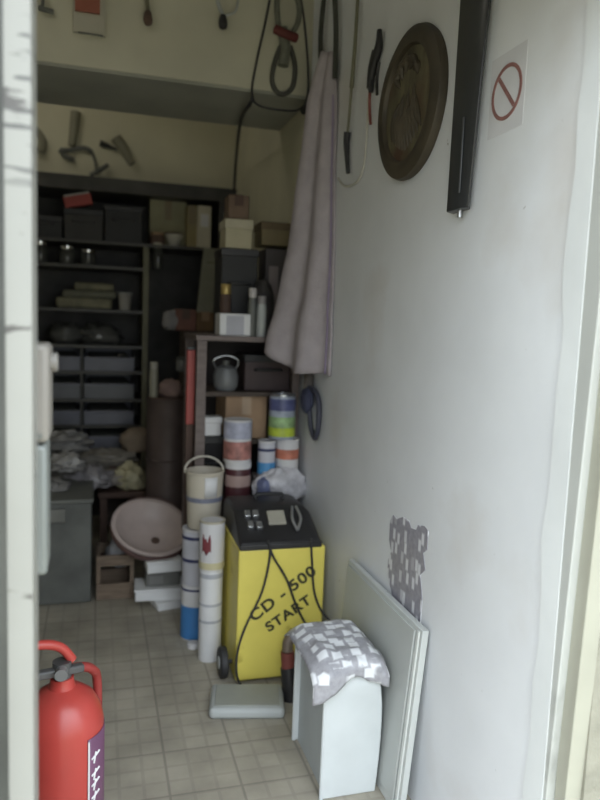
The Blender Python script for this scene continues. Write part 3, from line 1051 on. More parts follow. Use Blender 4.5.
YS = RY0 + 0.02
dk1 = M('black_case', (0.024, 0.024, 0.025), 0.6, 0.2)
dk2 = M('charcoal_case', (0.034, 0.032, 0.03), 0.6, 0.2)
crate('tool_case', 'black lidded case on the top shelf of the rack nearest the jamb', 'case', 22, 62, 214, 239, YS, 0.28, dk1, 'black cases on the top rack shelf', extra=handled(black), zbase=zA)
bx = crate('tool_case', 'black lidded case on the top rack shelf under the tilted red carton', 'case', 64, 103, 208, 239, YS, 0.28, dk2, 'black cases on the top rack shelf', extra=handled(black), zbase=zA)
crate('tool_case', 'black lidded case on the top rack shelf left of the beige cartons', 'case', 105, 142, 205, 239, YS, 0.28, dk1, 'black cases on the top rack shelf', extra=handled(black), zbase=zA)
# red and white carton tipped on the middle case
a = onY(78, 201, YS + 0.05)
z1 = bx.location.z + (onY(64, 208, YS).z - bx.location.z)
rc = thing('carton', 'small red carton with a pale top tipped on a black case on the rack', 'carton', (a.x, a.y, z1))
zc = z1 + 0.05
MB().rbox((a.x, a.y, zc), (0.15, 0.07, 0.06), 0, R(-14), 0).build('body', M('faded_red_card', (0.36, 0.07, 0.06), 0.6, 0.15), rc, bevel=0.004)
MB().rbox((a.x - 0.008, a.y, zc + 0.033), (0.14, 0.07, 0.012), 0, R(-14), 0).build('lid', M('pale_card', (0.5, 0.48, 0.44), 0.6, 0.1), rc, bevel=0.003)
# beige cartons
bc1 = M('beige_olive_card', (0.34, 0.32, 0.20), 0.8, 0.12)
crate('carton', 'wide beige carton at the back of the top rack shelf', 'carton', 150, 186, 196, 239, YS + 0.12, 0.2, bc1, extra=taped(M('brown_tape', (0.25, 0.2, 0.11), 0.4, 0.1)), zbase=zA)
crate('carton', 'narrow tan carton standing between beige carton and cream pack', 'carton', 187, 197, 205, 240, YS + 0.03, 0.2, M('tan_card', (0.30, 0.25, 0.13), 0.8, 0.1), extra=taped(M('brown_tape', (0.25, 0.2, 0.11))), zbase=zA)
crate('carton', 'tall cream pack standing at the right end of the top rack shelf', 'carton', 198, 211, 205, 240, YS, 0.15, cream, extra=labelled(whitecard, (0.2, 0.8), (0.5, 0.8)), zbase=zA)
# cup and dish
cp = onY(175, 238, YS)
t = thing('bowl', 'off-white bowl in front of the beige carton on the top rack shelf', 'bowl', (cp.x, YS + 0.055, zA))
MB().lathe([(0.025, 0), (0.03, 0.012), (0.048, 0.05), (0.056, 0.075), (0.052, 0.075), (0.042, 0.045), (0.01, 0.016)], 28, (cp.x, YS + 0.06, zA)).build('bowl', M('off_white_glaze', (0.55, 0.53, 0.46), 0.4, 0.05), t)
MB().torus((cp.x, YS + 0.06, zA + 0.074), (0, 0, 1), 0.054, 0.004).build('rim', dkbrown, t)
cp = onY(158, 238, YS)
t = thing('jar', 'brown squat jar on the top rack shelf beside the white bowl', 'jar', (cp.x, YS + 0.05, zA))
MB().lathe([(0.04, 0), (0.045, 0.01), (0.045, 0.05), (0.035, 0.06)], 24, (cp.x, YS + 0.05, zA)).build('body', dkbrown, t)
MB().cyl((cp.x, YS + 0.05, zA + 0.06), (cp.x, YS + 0.05, zA + 0.075), 0.037).build('lid', brown, t)


# jars with bright lids on the second shelf
def jar(x, ytop, Y, z0, label, group, body, lidm, r=0.035):
    p_ = onY(x, ytop, Y)
    t_ = thing('jar', label, 'jar', (p_.x, p_.y, z0), group)
    h = max(0.05, p_.z - z0)
    MB().lathe([(r * 0.9, 0), (r, 0.006), (r, h * 0.72), (r * 0.82, h * 0.82)], 24, (p_.x, p_.y, z0)).build('body', body, t_)
    MB().lathe([(r * 0.88, 0), (r * 0.92, 0.003), (r * 0.92, h * 0.18), (r * 0.8, h * 0.2)], 24, (p_.x, p_.y, z0 + h * 0.8)).build('lid', lidm, t_)
    return t_


jm = M('dark_jar_glass', (0.06, 0.062, 0.058), 0.15, 0.2)
for x, yt, lb in ((40, 241, 'dark jar with shiny lid on the second rack shelf nearest the jamb'),
                  (67, 246, 'dark jar with shiny lid on the second rack shelf, middle of three'),
                  (88, 250, 'shortest dark jar with shiny lid on the second rack shelf')):
    jar(x, yt, YS + 0.05, zB_, lb, 'shiny-lidded jars on the rack', jm, chrome, 0.045)
# folded cloth on the third shelf
for i, (x0, x1, y0, y1, m_) in enumerate(((56, 112, 297, 308, khaki), (62, 116, 289, 297, M('grey_olive_cloth', (0.16, 0.16, 0.12), 0.9, 0.2)), (74, 114, 281, 289, khaki))):
    lb = ['lowest folded khaki cloth of the pile on the rack', 'grey-green folded cloth in the middle of the pile on the rack', 'topmost folded khaki cloth of the pile on the rack'][i]
    a, b = onY(x0, y0, YS + 0.02), onY(x1, y1, YS + 0.02)
    zz0, zz1 = (zC, zC + 0.062, zC + 0.105)[i], (zC + 0.062, zC + 0.105, zC + 0.15)[i]
    o = MB().box(a.x, YS + 0.02, zz0, b.x, YS + 0.27, zz1).build('folded_cloth', m_, loc=((a.x + b.x) / 2, YS + 0.14, zz0), bevel=0.018, seg=4)
    tag(o, lb, 'cloth', 'folded cloths on the rack')
cp = onY(125, 304, YS)
t = thing('beaker', 'pale beaker standing right of the folded cloths on the rack', 'beaker', (cp.x, YS + 0.06, zC))
MB().lathe([(0.03, 0), (0.04, 0.1), (0.042, 0.102), (0.038, 0.1), (0.03, 0.01)], 24, (cp.x, YS + 0.06, zC)).build('body', M('pale_grey_plastic', (0.36, 0.34, 0.31), 0.5, 0.08), t)
MB().torus((cp.x, YS + 0.06, zC + 0.1), (0, 0, 1), 0.041, 0.004).build('rim', greyp, t)
# wrapped bundles on the fourth shelf
for i, (x, y, rx, lb) in enumerate(((66, 327, 0.09, 'dark plastic-wrapped bundle on the rack nearest the jamb'), (100, 326, 0.11, 'dark plastic-wrapped bundle on the rack under the folded cloths'))):
    c = onY(x, y, YS + 0.13)
    o = MB().blob((c.x, c.y, zD + 0.05), (rx * 1.1, 0.1, 0.07), i + 4, 0.4, 3).build('wrapped_bundle', M('dark_wrap', (0.10, 0.10, 0.095), 0.2, 0.3, 14), loc=(c.x, c.y, zD), smooth=80)
    tag(o, lb, 'bundle', 'wrapped bundles on the rack')


# open-front bins
def bin_at(x0, x1, z0, z1, label, m_):
    a, b = onY(x0, 385, YS), onY(x1, 385, YS)
    xa, xb, h = a.x, b.x, z1 - z0
    t_ = thing('storage_bin', label, 'bin', ((xa + xb) / 2, YS + 0.13, z0), 'blue-grey bins on the rack')
    b_ = MB()
    th = 0.006
    b_.box(xa, YS, z0, xb, YS + 0.27, z0 + th)
    b_.box(xa, YS + 0.264, z0, xb, YS + 0.27, z0 + h)
    for x in (xa, xb - th):
        b_.hexa([(x, YS, z0), (x + th, YS, z0), (x + th, YS + 0.27, z0), (x, YS + 0.27, z0)],
                [(x, YS, z0 + h * 0.55), (x + th, YS, z0 + h * 0.55), (x + th, YS + 0.27, z0 + h), (x, YS + 0.27, z0 + h)])
    b_.build('tray', m_, t_)
    MB().box(xa, YS - 0.006, z0, xb, YS, z0 + h * 0.6).build('front', m_, t_, bevel=0.003)
    MB().box(xa - 0.002, YS - 0.012, z0 + h * 0.55, xb + 0.002, YS, z0 + h * 0.62).build('lip', M('bin_lip', (0.2, 0.2, 0.24), 0.4, 0.1), t_, bevel=0.003)
    MB().rbox(((xa + xb) / 2, YS + 0.13, z0 + h * 0.45), ((xb - xa) * 0.8, 0.2, h * 0.5), R(6), 0, R(8)).build('contents', dgrey, t_, bevel=0.01)
    return t_


ords = ['top row', 'second row', 'third row', 'bottom row']
for i, z in enumerate(rows):
    ztop = (zD if i == 0 else rows[i - 1]) - 0.02
    bm2 = bingrey if i != 1 else M('slate_plastic', (0.12, 0.125, 0.14), 0.45, 0.12)
    bin_at(48, 80, z, ztop, 'blue-grey open bin on the rack, left column, ' + ords[i], bm2)
    bin_at(84, 134, z, ztop, 'wide blue-grey open bin on the rack, right column, ' + ords[i], bm2)
    for xx in (100,) if i == 0 else ():
        g = onY(122, 366, YS - 0.006)
        o = MB().rbox((g.x, YS + 0.02, z + (ztop - z) * 0.62 + 0.012), (0.05, 0.03, 0.02), 0, R(-10), R(15)).build('metal_fitting', chrome, loc=(g.x, YS, z), bevel=0.006)
        tag(o, 'shiny metal fitting lying in the top right rack bin', 'fitting')

# ================================================================== LEFT LOW CHEST, CLUTTER PILE
c0 = onZ(91, 602, 0)
lc = thing('low_chest', 'low dark grey chest on the floor by the left side, piled with bags', 'chest', (-0.45, c0.y + 0.3, 0))
CH = onY(80, 499, c0.y).z
MB().box(-0.95, c0.y, 0, c0.x, c0.y + 0.62, CH - 0.02).build('body', dgrey, lc, bevel=0.006)
MB().box(-0.96, c0.y - 0.012, CH - 0.02, c0.x + 0.008, c0.y + 0.63, CH).build('lid', M('grey_green_lid', (0.15, 0.155, 0.14), 0.5, 0.12), lc, bevel=0.006)
MB().box(c0.x - 0.2, c0.y - 0.02, CH - 0.1, c0.x - 0.11, c0.y, CH - 0.04).build('latch', M('grey_latch', (0.2, 0.2, 0.18), 0.5), lc, bevel=0.004)
# dark bench behind
bn = thing('bench', 'dark brown bench behind the pink basin, heaped with bags', 'bench', (0.12, 3.85, 0))
BH = onY(110, 492, 3.7).z
MB().box(c0.x + 0.03, 3.68, BH - 0.03, 0.42, 4.1, BH).build('top', dkbrown, bn, bevel=0.004)
for x in (c0.x + 0.04, 0.38):
    for y in (3.70, 4.04):
        MB().box(x, y, 0, x + 0.035, y + 0.035, BH - 0.03).build('leg', dkbrown, bn)
MB().box(c0.x + 0.05, 4.06, 0.1, 0.41, 4.075, BH - 0.03).build('back_board', darkwood, bn)

pile = [  # x, y pixel centre, depth, radii, mat, label
    (50, 488, 3.42, (0.09, 0.09, 0.04), bagm, 'grey crumpled bag on the low chest nearest the jamb'),
    (66, 463, 3.55, (0.08, 0.08, 0.05), M('pale_bag', (0.33, 0.32, 0.31), 0.35, 0.2, 16), 'pale crumpled bag on top of the heap on the chest'),
    (88, 478, 3.66, (0.11, 0.10, 0.06), M('lilac_grey_bag', (0.28, 0.265, 0.275), 0.35, 0.25, 16), 'long lilac-grey bag on the edge of the heap'),
    (60, 443, 3.74, (0.15, 0.12, 0.06), bagm, 'flat dark grey bag at the back of the heap on the chest'),
    (108, 478, 3.76, (0.10, 0.07, 0.045), M('taupe_bag', (0.26, 0.23, 0.20), 0.5, 0.2), 'taupe folded bag left of the yellowed bag on the bench'),
    (130, 478, 3.76, (0.085, 0.07, 0.075), ybag, 'yellowed rounded bag on the dark bench'),
    (104, 458, 3.92, (0.16, 0.09, 0.05), M('brown_grey_bag', (0.24, 0.22, 0.19), 0.4, 0.25), 'brown-grey bundle lying across the heap below the bins'),
]
placed = []
for i, (x, y, Y, rad, m_, lb) in enumerate(pile):
    c = onY(x, y, Y)
    base = CH if c.x < c0.x + 0.01 and Y < c0.y + 0.62 else BH
    o = MB().blob((c.x, Y, c.z), rad, i + 11, 0.42, 3.0, 34).build('bag', m_, loc=(c.x, Y, c.z - rad[2] * 0.72), smooth=70)
    tag(o, lb, 'bag', 'bags heaped below the bins')
    placed.append((o, c, base, rad))
# boxes that carry the raised bags of the heap
crate('carton', 'dark carton under the bags at the back of the low chest', 'carton', 38, 79, 460, 490, 3.62, 0.2, M('grey_brown_card', (0.13, 0.12, 0.105), 0.8, 0.15), extra=taped(dkbrown), zbase=CH)
crate('carton', 'grey-brown carton under the bundle at the back of the bench', 'carton', 84, 140, 467, 492, 3.84, 0.2, M('grey_brown_card', (0.13, 0.12, 0.105)), extra=taped(dkbrown), zbase=BH)
# brown paper bag
c = onY(137, 440, 3.98)
o = MB().blob((c.x, 3.95, c.z), (0.095, 0.07, 0.075), 31, 0.18, 2, 24).build('paper_bag', M('brown_paper', (0.27, 0.21, 0.155), 0.8, 0.15), loc=(c.x, 3.95, c.z - 0.054), smooth=60)
tag(o, 'brown paper bag on top of the heap, right of the bins', 'bag')

# ================================================================== BASIN, FOAM BOXES, CRATE
pcx = onY(149, 528, 3.22)
YBZ = 3.24
f1 = onZ(150, 615, 0)
fx0, fx1 = onY(150, 608, 3.0).x, onY(184, 608, 3.0).x


def foam_box(x0, x1, z0, z1, Y, dep, rz_, label):
    a, b = onY(x0, 590, Y), onY(x1, 590, Y)
    cx = (a.x + b.x) / 2
    t_ = thing('foam_box', label, 'box', (cx, Y + dep / 2, z0), 'white foam boxes under the basin')
    MB().rbox((cx, Y + dep / 2, (z0 + z1) / 2 - 0.006), (b.x - a.x, dep, z1 - z0 - 0.012), 0, 0, rz_).build('body', foam, t_, bevel=0.006)
    MB().rbox((cx, Y + dep / 2, z1 - 0.006), (b.x - a.x + 0.008, dep + 0.008, 0.012), 0, 0, rz_).build('lid', foam, t_, bevel=0.004)
    return t_


zz = [onY(160, y, 3.05).z for y in (602, 590, 575, 563)]
foam_box(152, 184, 0, zz[0], 3.04, 0.2, R(14), 'lowest white foam box on the floor, turned aslant under two others')
foam_box(136, 184, zz[0], zz[1], 3.06, 0.15, R(-3), 'long white foam box in the middle of the stack by the paint tins')
MB_ = M('dark_grey_box', (0.14, 0.14, 0.13), 0.6, 0.2)
t = crate('carton', 'dark grey carton between the white foam boxes under the basin', 'carton', 146, 180, 574, 590, 3.09, 0.18, MB_, extra=labelled(M('grey_patch', (0.2, 0.2, 0.19)), (0.1, 0.5), (0.2, 0.8)), zbase=zz[1])
foam_box(146, 181, zz[2], zz[3], 3.07, 0.11, R(4), 'topmost white foam box right under the pink basin')
# basin: oval bowl lying tilted towards the door
BC = onY(151, 528, YBZ)
bs = thing('basin', 'pale pink oval basin with dark rim underside tilted on the boxes', 'basin', (BC.x, YBZ, BC.z - 0.12))
mb_ = Matrix.Rotation(R(14), 3, 'Y') @ Matrix.Rotation(R(-8), 3, 'Z') @ Matrix.Rotation(R(36), 3, 'X')
MB().lathe([(0.002, -0.075), (0.08, -0.07), (0.13, -0.04), (0.162, 0.0), (0.184, 0.006), (0.184, 0.012), (0.165, 0.012), (0.128, -0.028), (0.08, -0.056), (0.002, -0.062)], 44, BC, mb_, (1, 0.9)).build('bowl', pink, bs)
MB().torus(BC + mb_ @ Vector((0, 0, 0.0)), mb_ @ Vector((0, 0, 1)), 0.176, 0.011, 44, 8).build('rim_underside', M('dark_plum_edge', (0.10, 0.055, 0.05), 0.5, 0.2), bs)
MB().lathe([(0.016, 0), (0.02, 0.003), (0.012, 0.006)], 20, BC + mb_ @ Vector((0.035, -0.02, -0.06)), mb_).build('drain', dkbrown, bs)
# crate
ck = thing('wooden_crate', 'rough brown wooden crate on the floor left of the foam boxes', 'crate', (0.08, 3.32, 0))
q0, q1 = onZ(96, 600, 0), onZ(139, 604, 0)
cx0, cx1, cy0, cy1, chh = q0.x, q1.x - 0.02, 3.21, 3.42, onY(110, 556, 3.21).z
RW = M('rough_brown_wood', (0.20, 0.15, 0.11), 0.85, 0.25, 10, stretch=(1, 1, 7))
for z0, z1 in ((0.0, 0.075), (chh - 0.05, chh)):
    MB().box(cx0, cy0, z0, cx1, cy0 + 0.014, z1).build('slat', RW, ck, bevel=0.002)
    MB().box(cx0, cy1 - 0.014, z0, cx1, cy1, z1).build('slat', RW, ck, bevel=0.002)
for x in (cx0, cx1 - 0.018):
    MB().box(x, cy0 + 0.014, 0, x + 0.018, cy1 - 0.014, chh).build('end_board', RW, ck, bevel=0.002)
MB().box(cx0 + 0.018, cy0 + 0.014, 0.0, cx1 - 0.018, cy1 - 0.014, 0.012).build('bottom', RW, ck)
c = onY(122, 552, 3.26)
o = MB().blob((c.x - 0.01, 3.3, chh - 0.01), (0.06, 0.06, 0.075), 51, 0.3, 2.6, 24, False).build('rag', M('grey_rag', (0.34, 0.34, 0.36), 0.9, 0.2), loc=(c.x, 3.3, chh - 0.08), smooth=70)
tag(o, 'grey rag stuffed in the wooden crate beside the basin', 'rag')

# ================================================================== TINS AND BUCKET, LEFT OF CHARGER
def tin(name, label, x, y, z0, r, h, bands, lidm, group=None, rimm=None, cat='tin'):
    t_ = thing(name, label, cat, (x, y, z0), group)
    base = bands[0][2]
    MB().lathe([(r * 0.97, 0), (r, 0.004), (r, h - 0.006), (r * 0.97, h - 0.002)], 32, (x, y, z0)).build('body', base, t_)
    for f0, f1, m_ in bands[1:]:
        MB().lathe([(r, h * f0), (r + 0.0015, h * f0 + 0.001), (r + 0.0015, h * f1 - 0.001), (r, h * f1)], 32, (x, y, z0), cap=False).build('label_band', m_, t_)
    MB().lathe([(r * 0.2, h - 0.008), (r * 0.86, h - 0.008), (r * 0.9, h), (r * 1.03, h), (r * 1.03, h - 0.007), (r * 0.99, h - 0.009)], 32, (x, y, z0)).build('lid', lidm, t_)
    return t_


BX, BY = onY(195, 600, 2.765).x, 2.765
hB = onY(195, 527, BY).z
tin('paint_tin', 'white tin with a blue lower half on the floor below the cream bucket', BX, BY, 0, 0.056, hB * 0.5, [(0, 1, whitecard), (0.03, 0.62, blue), (0.9, 0.94, navy)], whitecard, 'tins beside the charger')
tin('paint_tin', 'white tin with two grey-blue rings carrying the cream bucket', BX, BY, hB * 0.5 + 0.001, 0.056, hB * 0.5 - 0.001, [(0, 1, M('bluish_white', (0.56, 0.56, 0.62), 0.5, 0.06)), (0.82, 0.88, navy), (0.42, 0.48, navy)], whitecard, 'tins beside the charger')
bk = thing('bucket', 'cream bucket with raised bail handle on top of the white tins', 'bucket', (BX + 0.028, BY, hB + 0.002))
ux, uz = BX + 0.028, hB + 0.002
uh = onY(200, 470, BY).z - uz
MB().lathe([(0.062, 0), (0.066, 0.004), (0.075, uh - 0.01), (0.079, uh - 0.006), (0.079, uh), (0.071, uh), (0.067, uh - 0.03), (0.060, 0.01), (0.002, 0.008)], 36, (ux, BY, uz)).build('body', M('cream_plastic', (0.58, 0.53, 0.44), 0.5, 0.05), bk)
MB().lathe([(0.0705, uh * 0.48), (0.0722, uh * 0.482), (0.0732, uh * 0.56), (0.0712, uh * 0.562)], 36, (ux, BY, uz), cap=False).build('stripe', M('grey_blue_print', (0.22, 0.23, 0.30), 0.5), bk)
gl = MB()
gl.grid(lambda u, v: Vector((ux + (0.068 + 0.009 * (0.58 + 0.35 * v) + 0.0012) * math.sin(R(-8 + 40 * u)), BY - (0.068 + 0.009 * (0.58 + 0.35 * v) + 0.0012) * math.cos(R(-8 + 40 * u)), uz + uh * (0.58 + 0.35 * v))), 10, 2)
gl.build('label', white, bk, solid=0.001)
hd = [(ux - 0.078, BY + 0.01, uz + uh - 0.012)]
for i in range(1, 12):
    t_ = math.pi * i / 12
    hd.append((ux - 0.080 * math.cos(t_), BY + 0.012 + 0.03 * math.sin(t_), uz + uh - 0.012 + 0.06 * math.sin(t_)))
hd.append((ux + 0.078, BY + 0.01, uz + uh - 0.012))
MB().tube(hd, 0.0042, 8, 2).build('bail_handle', M('pale_plastic', (0.6, 0.57, 0.5), 0.4), bk)
MB().lathe([(0.002, uh - 0.035), (0.066, uh - 0.035), (0.066, uh - 0.03), (0.002, uh - 0.03)], 30, (ux, BY, uz)).build('contents', M('grey_brown_filler', (0.22, 0.18, 0.15), 0.8, 0.2), bk)

# tall tin C stack
TX, TY, TR = 0.424, 2.565, 0.0435
hc = onY(216, 566, TY).z
tin('tall_tin', 'tall white tin with grey rings standing on the floor beside the charger', TX, TY, 0, TR, hc, [(0, 1, white), (0.90, 0.95, M('pale_grey_print', (0.45, 0.46, 0.5), 0.5)), (0.60, 0.63, M('pale_grey_print', (0.45, 0.46, 0.5))), (0.42, 0.45, M('pale_grey_print', (0.45, 0.46, 0.5)))], whitecard, 'tins beside the charger')
h2 = onY(216, 519, TY).z - hc - 0.001
tc_ = tin('paint_tin', 'cream topped tin with a dark red mark standing on the tall white tin', TX, TY, hc + 0.001, TR + 0.004, h2, [(0, 1, whitecard), (0.0, 0.14, M('cream_print', (0.55, 0.5, 0.32), 0.5))], M('olive_cream_lid', (0.48, 0.44, 0.34), 0.5, 0.06), 'tins beside the charger')
mk = MB().grid(lambda u, v: Vector((TX + (TR + 0.0062) * math.sin(R(-55 + 42 * u)), TY - (TR + 0.0062) * math.cos(R(-55 + 42 * u)), hc + h2 * (0.36 + (0.30 + 0.06 * math.sin(u * 17)) * v + 0.05 * math.sin(u * 9)))), 8, 4)
mk.build('red_mark', M('plum_print', (0.22, 0.05, 0.06), 0.5, 0.2), tc_, solid=0.001)['label'] = 'dark red printed mark'
o = MB().cyl((0.375, 2.66, 0), (0.375, 2.66, 0.022), 0.024, n=20).build('white_disc', whitecard, loc=(0.375, 2.66, 0), bevel=0.003)
tag(o, 'small white disc lying on the floor behind the tall tin', 'disc')

# ================================================================== SHELF UNIT
SY0, SY1, SX0, SX1 = 2.86, 3.28, 0.392, W - 0.012
su = thing('shelf_unit', 'dark wooden open shelf unit against the right wall behind the charger', 'shelf unit', (0.62, 3.07, 0))
STOP = onY(230, 336, SY0).z
sw_ = M('grey_brown_wood', (0.17, 0.135, 0.125), 0.6, 0.2, 10, stretch=(1, 1, 5))
MB().box(SX0 - 0.006, SY0 - 0.008, STOP - 0.022, SX1, SY1, STOP).build('top_board', sw_, su, bevel=0.002)
for x, y in ((SX0, SY0), (SX1 - 0.03, SY0), (SX0, SY1 - 0.03), (SX1 - 0.03, SY1 - 0.03)):
    MB().box(x, y, 0, x + 0.03 + (0.01 if x == SX0 else 0), y + 0.03, STOP - 0.022).build('post', sw_, su, bevel=0.002)
ZS = [onY(230, 393, SY0).z, onY(230, 441, SY0).z, 0.5]
for z in ZS[:2]:
    MB().box(SX0 + 0.005 if z == ZS[0] else 0.5245, SY0 + 0.03, z - 0.018, SX1 - 0.002, SY1 - 0.03, z).build('shelf', darkwood, su)
MB().box(0.5165, SY0 + 0.03, 0.45, 0.524, SY1 - 0.03, ZS[1]).build('divider', darkwood, su)
MB().box(SX0 + 0.004, SY1 - 0.012, 0.02, SX1 - 0.002, SY1 - 0.002, STOP - 0.022).build('back_panel', M('black_brown_panel', (0.035, 0.028, 0.026), 0.7, 0.2), su)
# low platform in front
pf = thing('dark_chest', 'dark chest under the shelf unit, carrying the tins behind the charger', 'chest', (0.65, 2.95, 0))
MB().box(0.52, 2.745, 0, W - 0.006, 2.855, 0.48).build('body', dkbrown, pf)
MB().box(0.517, 2.742, 0.48, W - 0.004, 2.857, 0.50).build('lid', darkwood, pf)
PZ = 0.50
tY = 2.80


def tin_px(x0, x1, ytop, ybot, z0, bands, lidm, label, name='tin', group='tins on the chest'):
    a, b = onY(x0, (ytop + ybot) / 2, tY), onY(x1, (ytop + ybot) / 2, tY)
    top__ = onY((x0 + x1) / 2, ytop, tY).z
    r = (b.x - a.x) / 2
    tin(name, label, (a.x + b.x) / 2, tY, z0, r, top__ - z0, bands, lidm, group)
    return top__


wr_ = M('white_red_print', (0.55, 0.5, 0.5), 0.5, 0.1)
z1 = tin_px(225, 250, 461, 503, PZ, [(0, 1, M('dark_maroon_print', (0.085, 0.025, 0.03), 0.45, 0.2)), (0.88, 0.98, whitecard), (0.55, 0.76, M('pinkish_print', (0.44, 0.31, 0.28), 0.5, 0.15)), (0.05, 0.3, M('dim_red_print', (0.17, 0.035, 0.045), 0.5, 0.2))], whitecard, 'dark maroon tin with pinkish label, lower one of the two behind the charger')
tin_px(224, 251, 419, 460, z1 + 0.001, [(0, 1, whitecard), (0.07, 0.5, M('brick_print', (0.36, 0.16, 0.14), 0.5, 0.6, 26)), (0.56, 0.95, M('blue_white_print', (0.42, 0.43, 0.54), 0.5, 0.2, 30))], whitecard, 'white tin with brick red picture stacked on the maroon tin')
# carrier box and the pair on it
zc_ = onY(278, 474, tY).z
a, b = onY(253, 474, tY), onY(300, 474, tY)
t = thing('carton', 'dark carton carrying the blue bottle and red-banded tin', 'carton', ((a.x + b.x) / 2, tY, PZ))
MB().box(a.x, tY - 0.02, PZ, min(b.x, W - 0.01), tY + 0.05, zc_).build('body', M('dark_carton', (0.10, 0.085, 0.08), 0.7, 0.15), t, bevel=0.003)
z2 = tin_px(276, 298, 438, 474, zc_, [(0, 1, whitecard), (0.45, 0.72, M('orange_red_print', (0.50, 0.17, 0.11), 0.5, 0.25, 25)), (0.0, 0.06, greyp)], whitecard, 'white tin with orange-red band under the blue and green tin')
z3 = tin_px(258, 275, 440, 474, zc_, [(0, 1, M('bluish_white', (0.56, 0.56, 0.62))), (0.04, 0.38, M('bright_blue_print', (0.08, 0.28, 0.55), 0.45, 0.1)), (0.7, 0.78, navy)], whitecard, 'narrow white tin with bright blue foot beside the red-banded tin')
a, b = onY(269, 430, tY), onY(294, 430, tY)
zt3 = onY(281, 394, tY).z
tin('tin', 'blue tin with yellow-green lower label on top of the red-banded tin', (a.x + b.x) / 2, tY, z2 + 0.001, (b.x - a.x) / 2, zt3 - z2,
    [(0, 1, M('pale_blue_print', (0.34, 0.38, 0.46), 0.45, 0.2, 25)), (0.06, 0.26, green), (0.26, 0.5, M('leaf_green_print', (0.28, 0.42, 0.2), 0.5, 0.4, 25)), (0.64, 0.9, M('deep_blue_print', (0.09, 0.10, 0.22), 0.45, 0.3, 25))], steel, 'tins on the chest')
# bag bundle behind the console
c = onY(278, 491, 2.79)
bd_ = MB().blob((c.x - 0.075, 2.735, PZ + 0.125), (0.03, 0.03, 0.04), 75, 0.2)
o = MB().blob((c.x, 2.755, PZ + 0.122), (0.105, 0.045, 0.075), 71, 0.3, 2.8, 34).build('plastic_bundle', M('milky_plastic', (0.52, 0.51, 0.54), 0.3, 0.35, 22), loc=(c.x, 2.755, PZ + 0.067), smooth=70)
bd_.build('blue_wrap', M('dim_blue_print', (0.14, 0.16, 0.28), 0.4, 0.4, 30), o, smooth=70)['label'] = 'dim blue printed corner'
tag(o, 'milky plastic-wrapped bundle lying behind the charger console', 'bundle')
# cardboard box in the unit, black case and white box
crate('carton', 'plain brown cardboard box on the middle shelf of the unit', 'carton', 226, 266, 395, 440, SY0 + 0.06, 0.25, brown, extra=taped(M('tan_tape', (0.42, 0.3, 0.2), 0.4)), zbase=ZS[1])
t = crate('tool_case', 'black case standing in the shelf unit under the small white box', 'case', 199, 222, 437, 500, 2.90, 0.1, M('sooty_black', (0.014, 0.013, 0.014), 0.85, 0.2), extra=handled(dk1), zbase=None)
a, b = onY(199, 437, 2.90), onY(222, 500, 2.90)
# support for the black case: lower shelf of unit
MB().box(SX0 + 0.005, SY0 + 0.031, b.z - 0.02, SX1 - 0.002, SY1 - 0.03, b.z - 0.0005).build('shelf', darkwood, su)
crate('small_box', 'small white box on the black case beside the shelf post', 'box', 204, 221, 418, 436, 2.905, 0.06, white, extra=lidded(white), zbase=a.z + 0.003)
# grey kettle-like canister on the upper shelf
kp = onY(226, 385, SY0 + 0.1)
t = thing('canister', 'dull grey rounded canister on the upper shelf of the unit', 'canister', (kp.x, SY0 + 0.11, ZS[0]))
MB().lathe([(0.04, 0), (0.052, 0.02), (0.055, 0.06), (0.045, 0.095), (0.02, 0.11)], 28, (kp.x, SY0 + 0.11, ZS[0])).build('body', M('dull_zinc', (0.17, 0.175, 0.18), 0.4, 0.2), t)
MB().cyl((kp.x, SY0 + 0.11, ZS[0] + 0.105), (kp.x, SY0 + 0.11, ZS[0] + 0.128), 0.014).build('cap', dgrey, t)
MB().tube([(kp.x - 0.04, SY0 + 0.11, ZS[0] + 0.09), (kp.x - 0.055, SY0 + 0.1, ZS[0] + 0.13), (kp.x, SY0 + 0.1, ZS[0] + 0.15), (kp.x + 0.05, SY0 + 0.1, ZS[0] + 0.13), (kp.x + 0.04, SY0 + 0.11, ZS[0] + 0.09)], 0.004, 8).build('handle', steel, t)
crate('tool_case', 'dark brown case at the right of the upper shelf behind the towel', 'case', 245, 290, 355, 392, SY0 + 0.1, 0.2, M('plum_black_case', (0.055, 0.035, 0.035), 0.6, 0.2), extra=handled(dk1), zbase=ZS[0])

# on top of the unit
TZ = STOP
crate('parts_box', 'small white box with grey label on top of the shelf unit', 'box', 220, 253, 313, 332, SY0 + 0.015, 0.12, white, extra=labelled(M('grey_label', (0.45, 0.45, 0.50), 0.6, 0.1), (0.2, 0.72), (0.05, 0.9)), zbase=TZ)
crate('tool_case', 'tall black case on the shelf unit carrying the cream box', 'case', 222, 256, 248, 330, SY0 + 0.18, 0.18, dk1, extra=handled(black), zbase=TZ)
a = onY(226, 247, SY0 + 0.19)
ct = crate('carton', 'cream box on top of the black case above the shelf unit', 'carton', 226, 252, 219, 246, SY0 + 0.19, 0.15, M('cream_tan_card', (0.46, 0.42, 0.29), 0.7, 0.1), extra=lidded(M('cream_lid', (0.50, 0.46, 0.34), 0.7)), zbase=onY(222, 248, SY0 + 0.18).z + 0.003)
zt5 = onY(226, 219, SY0 + 0.19).z + 0.005
crate('carton', 'dull brown carton topmost of the stack over the shelf unit', 'carton', 229, 249, 194, 217, SY0 + 0.21, 0.11, M('red_brown_card', (0.17, 0.115, 0.08), 0.8, 0.15), extra=taped(dkbrown), zbase=zt5)
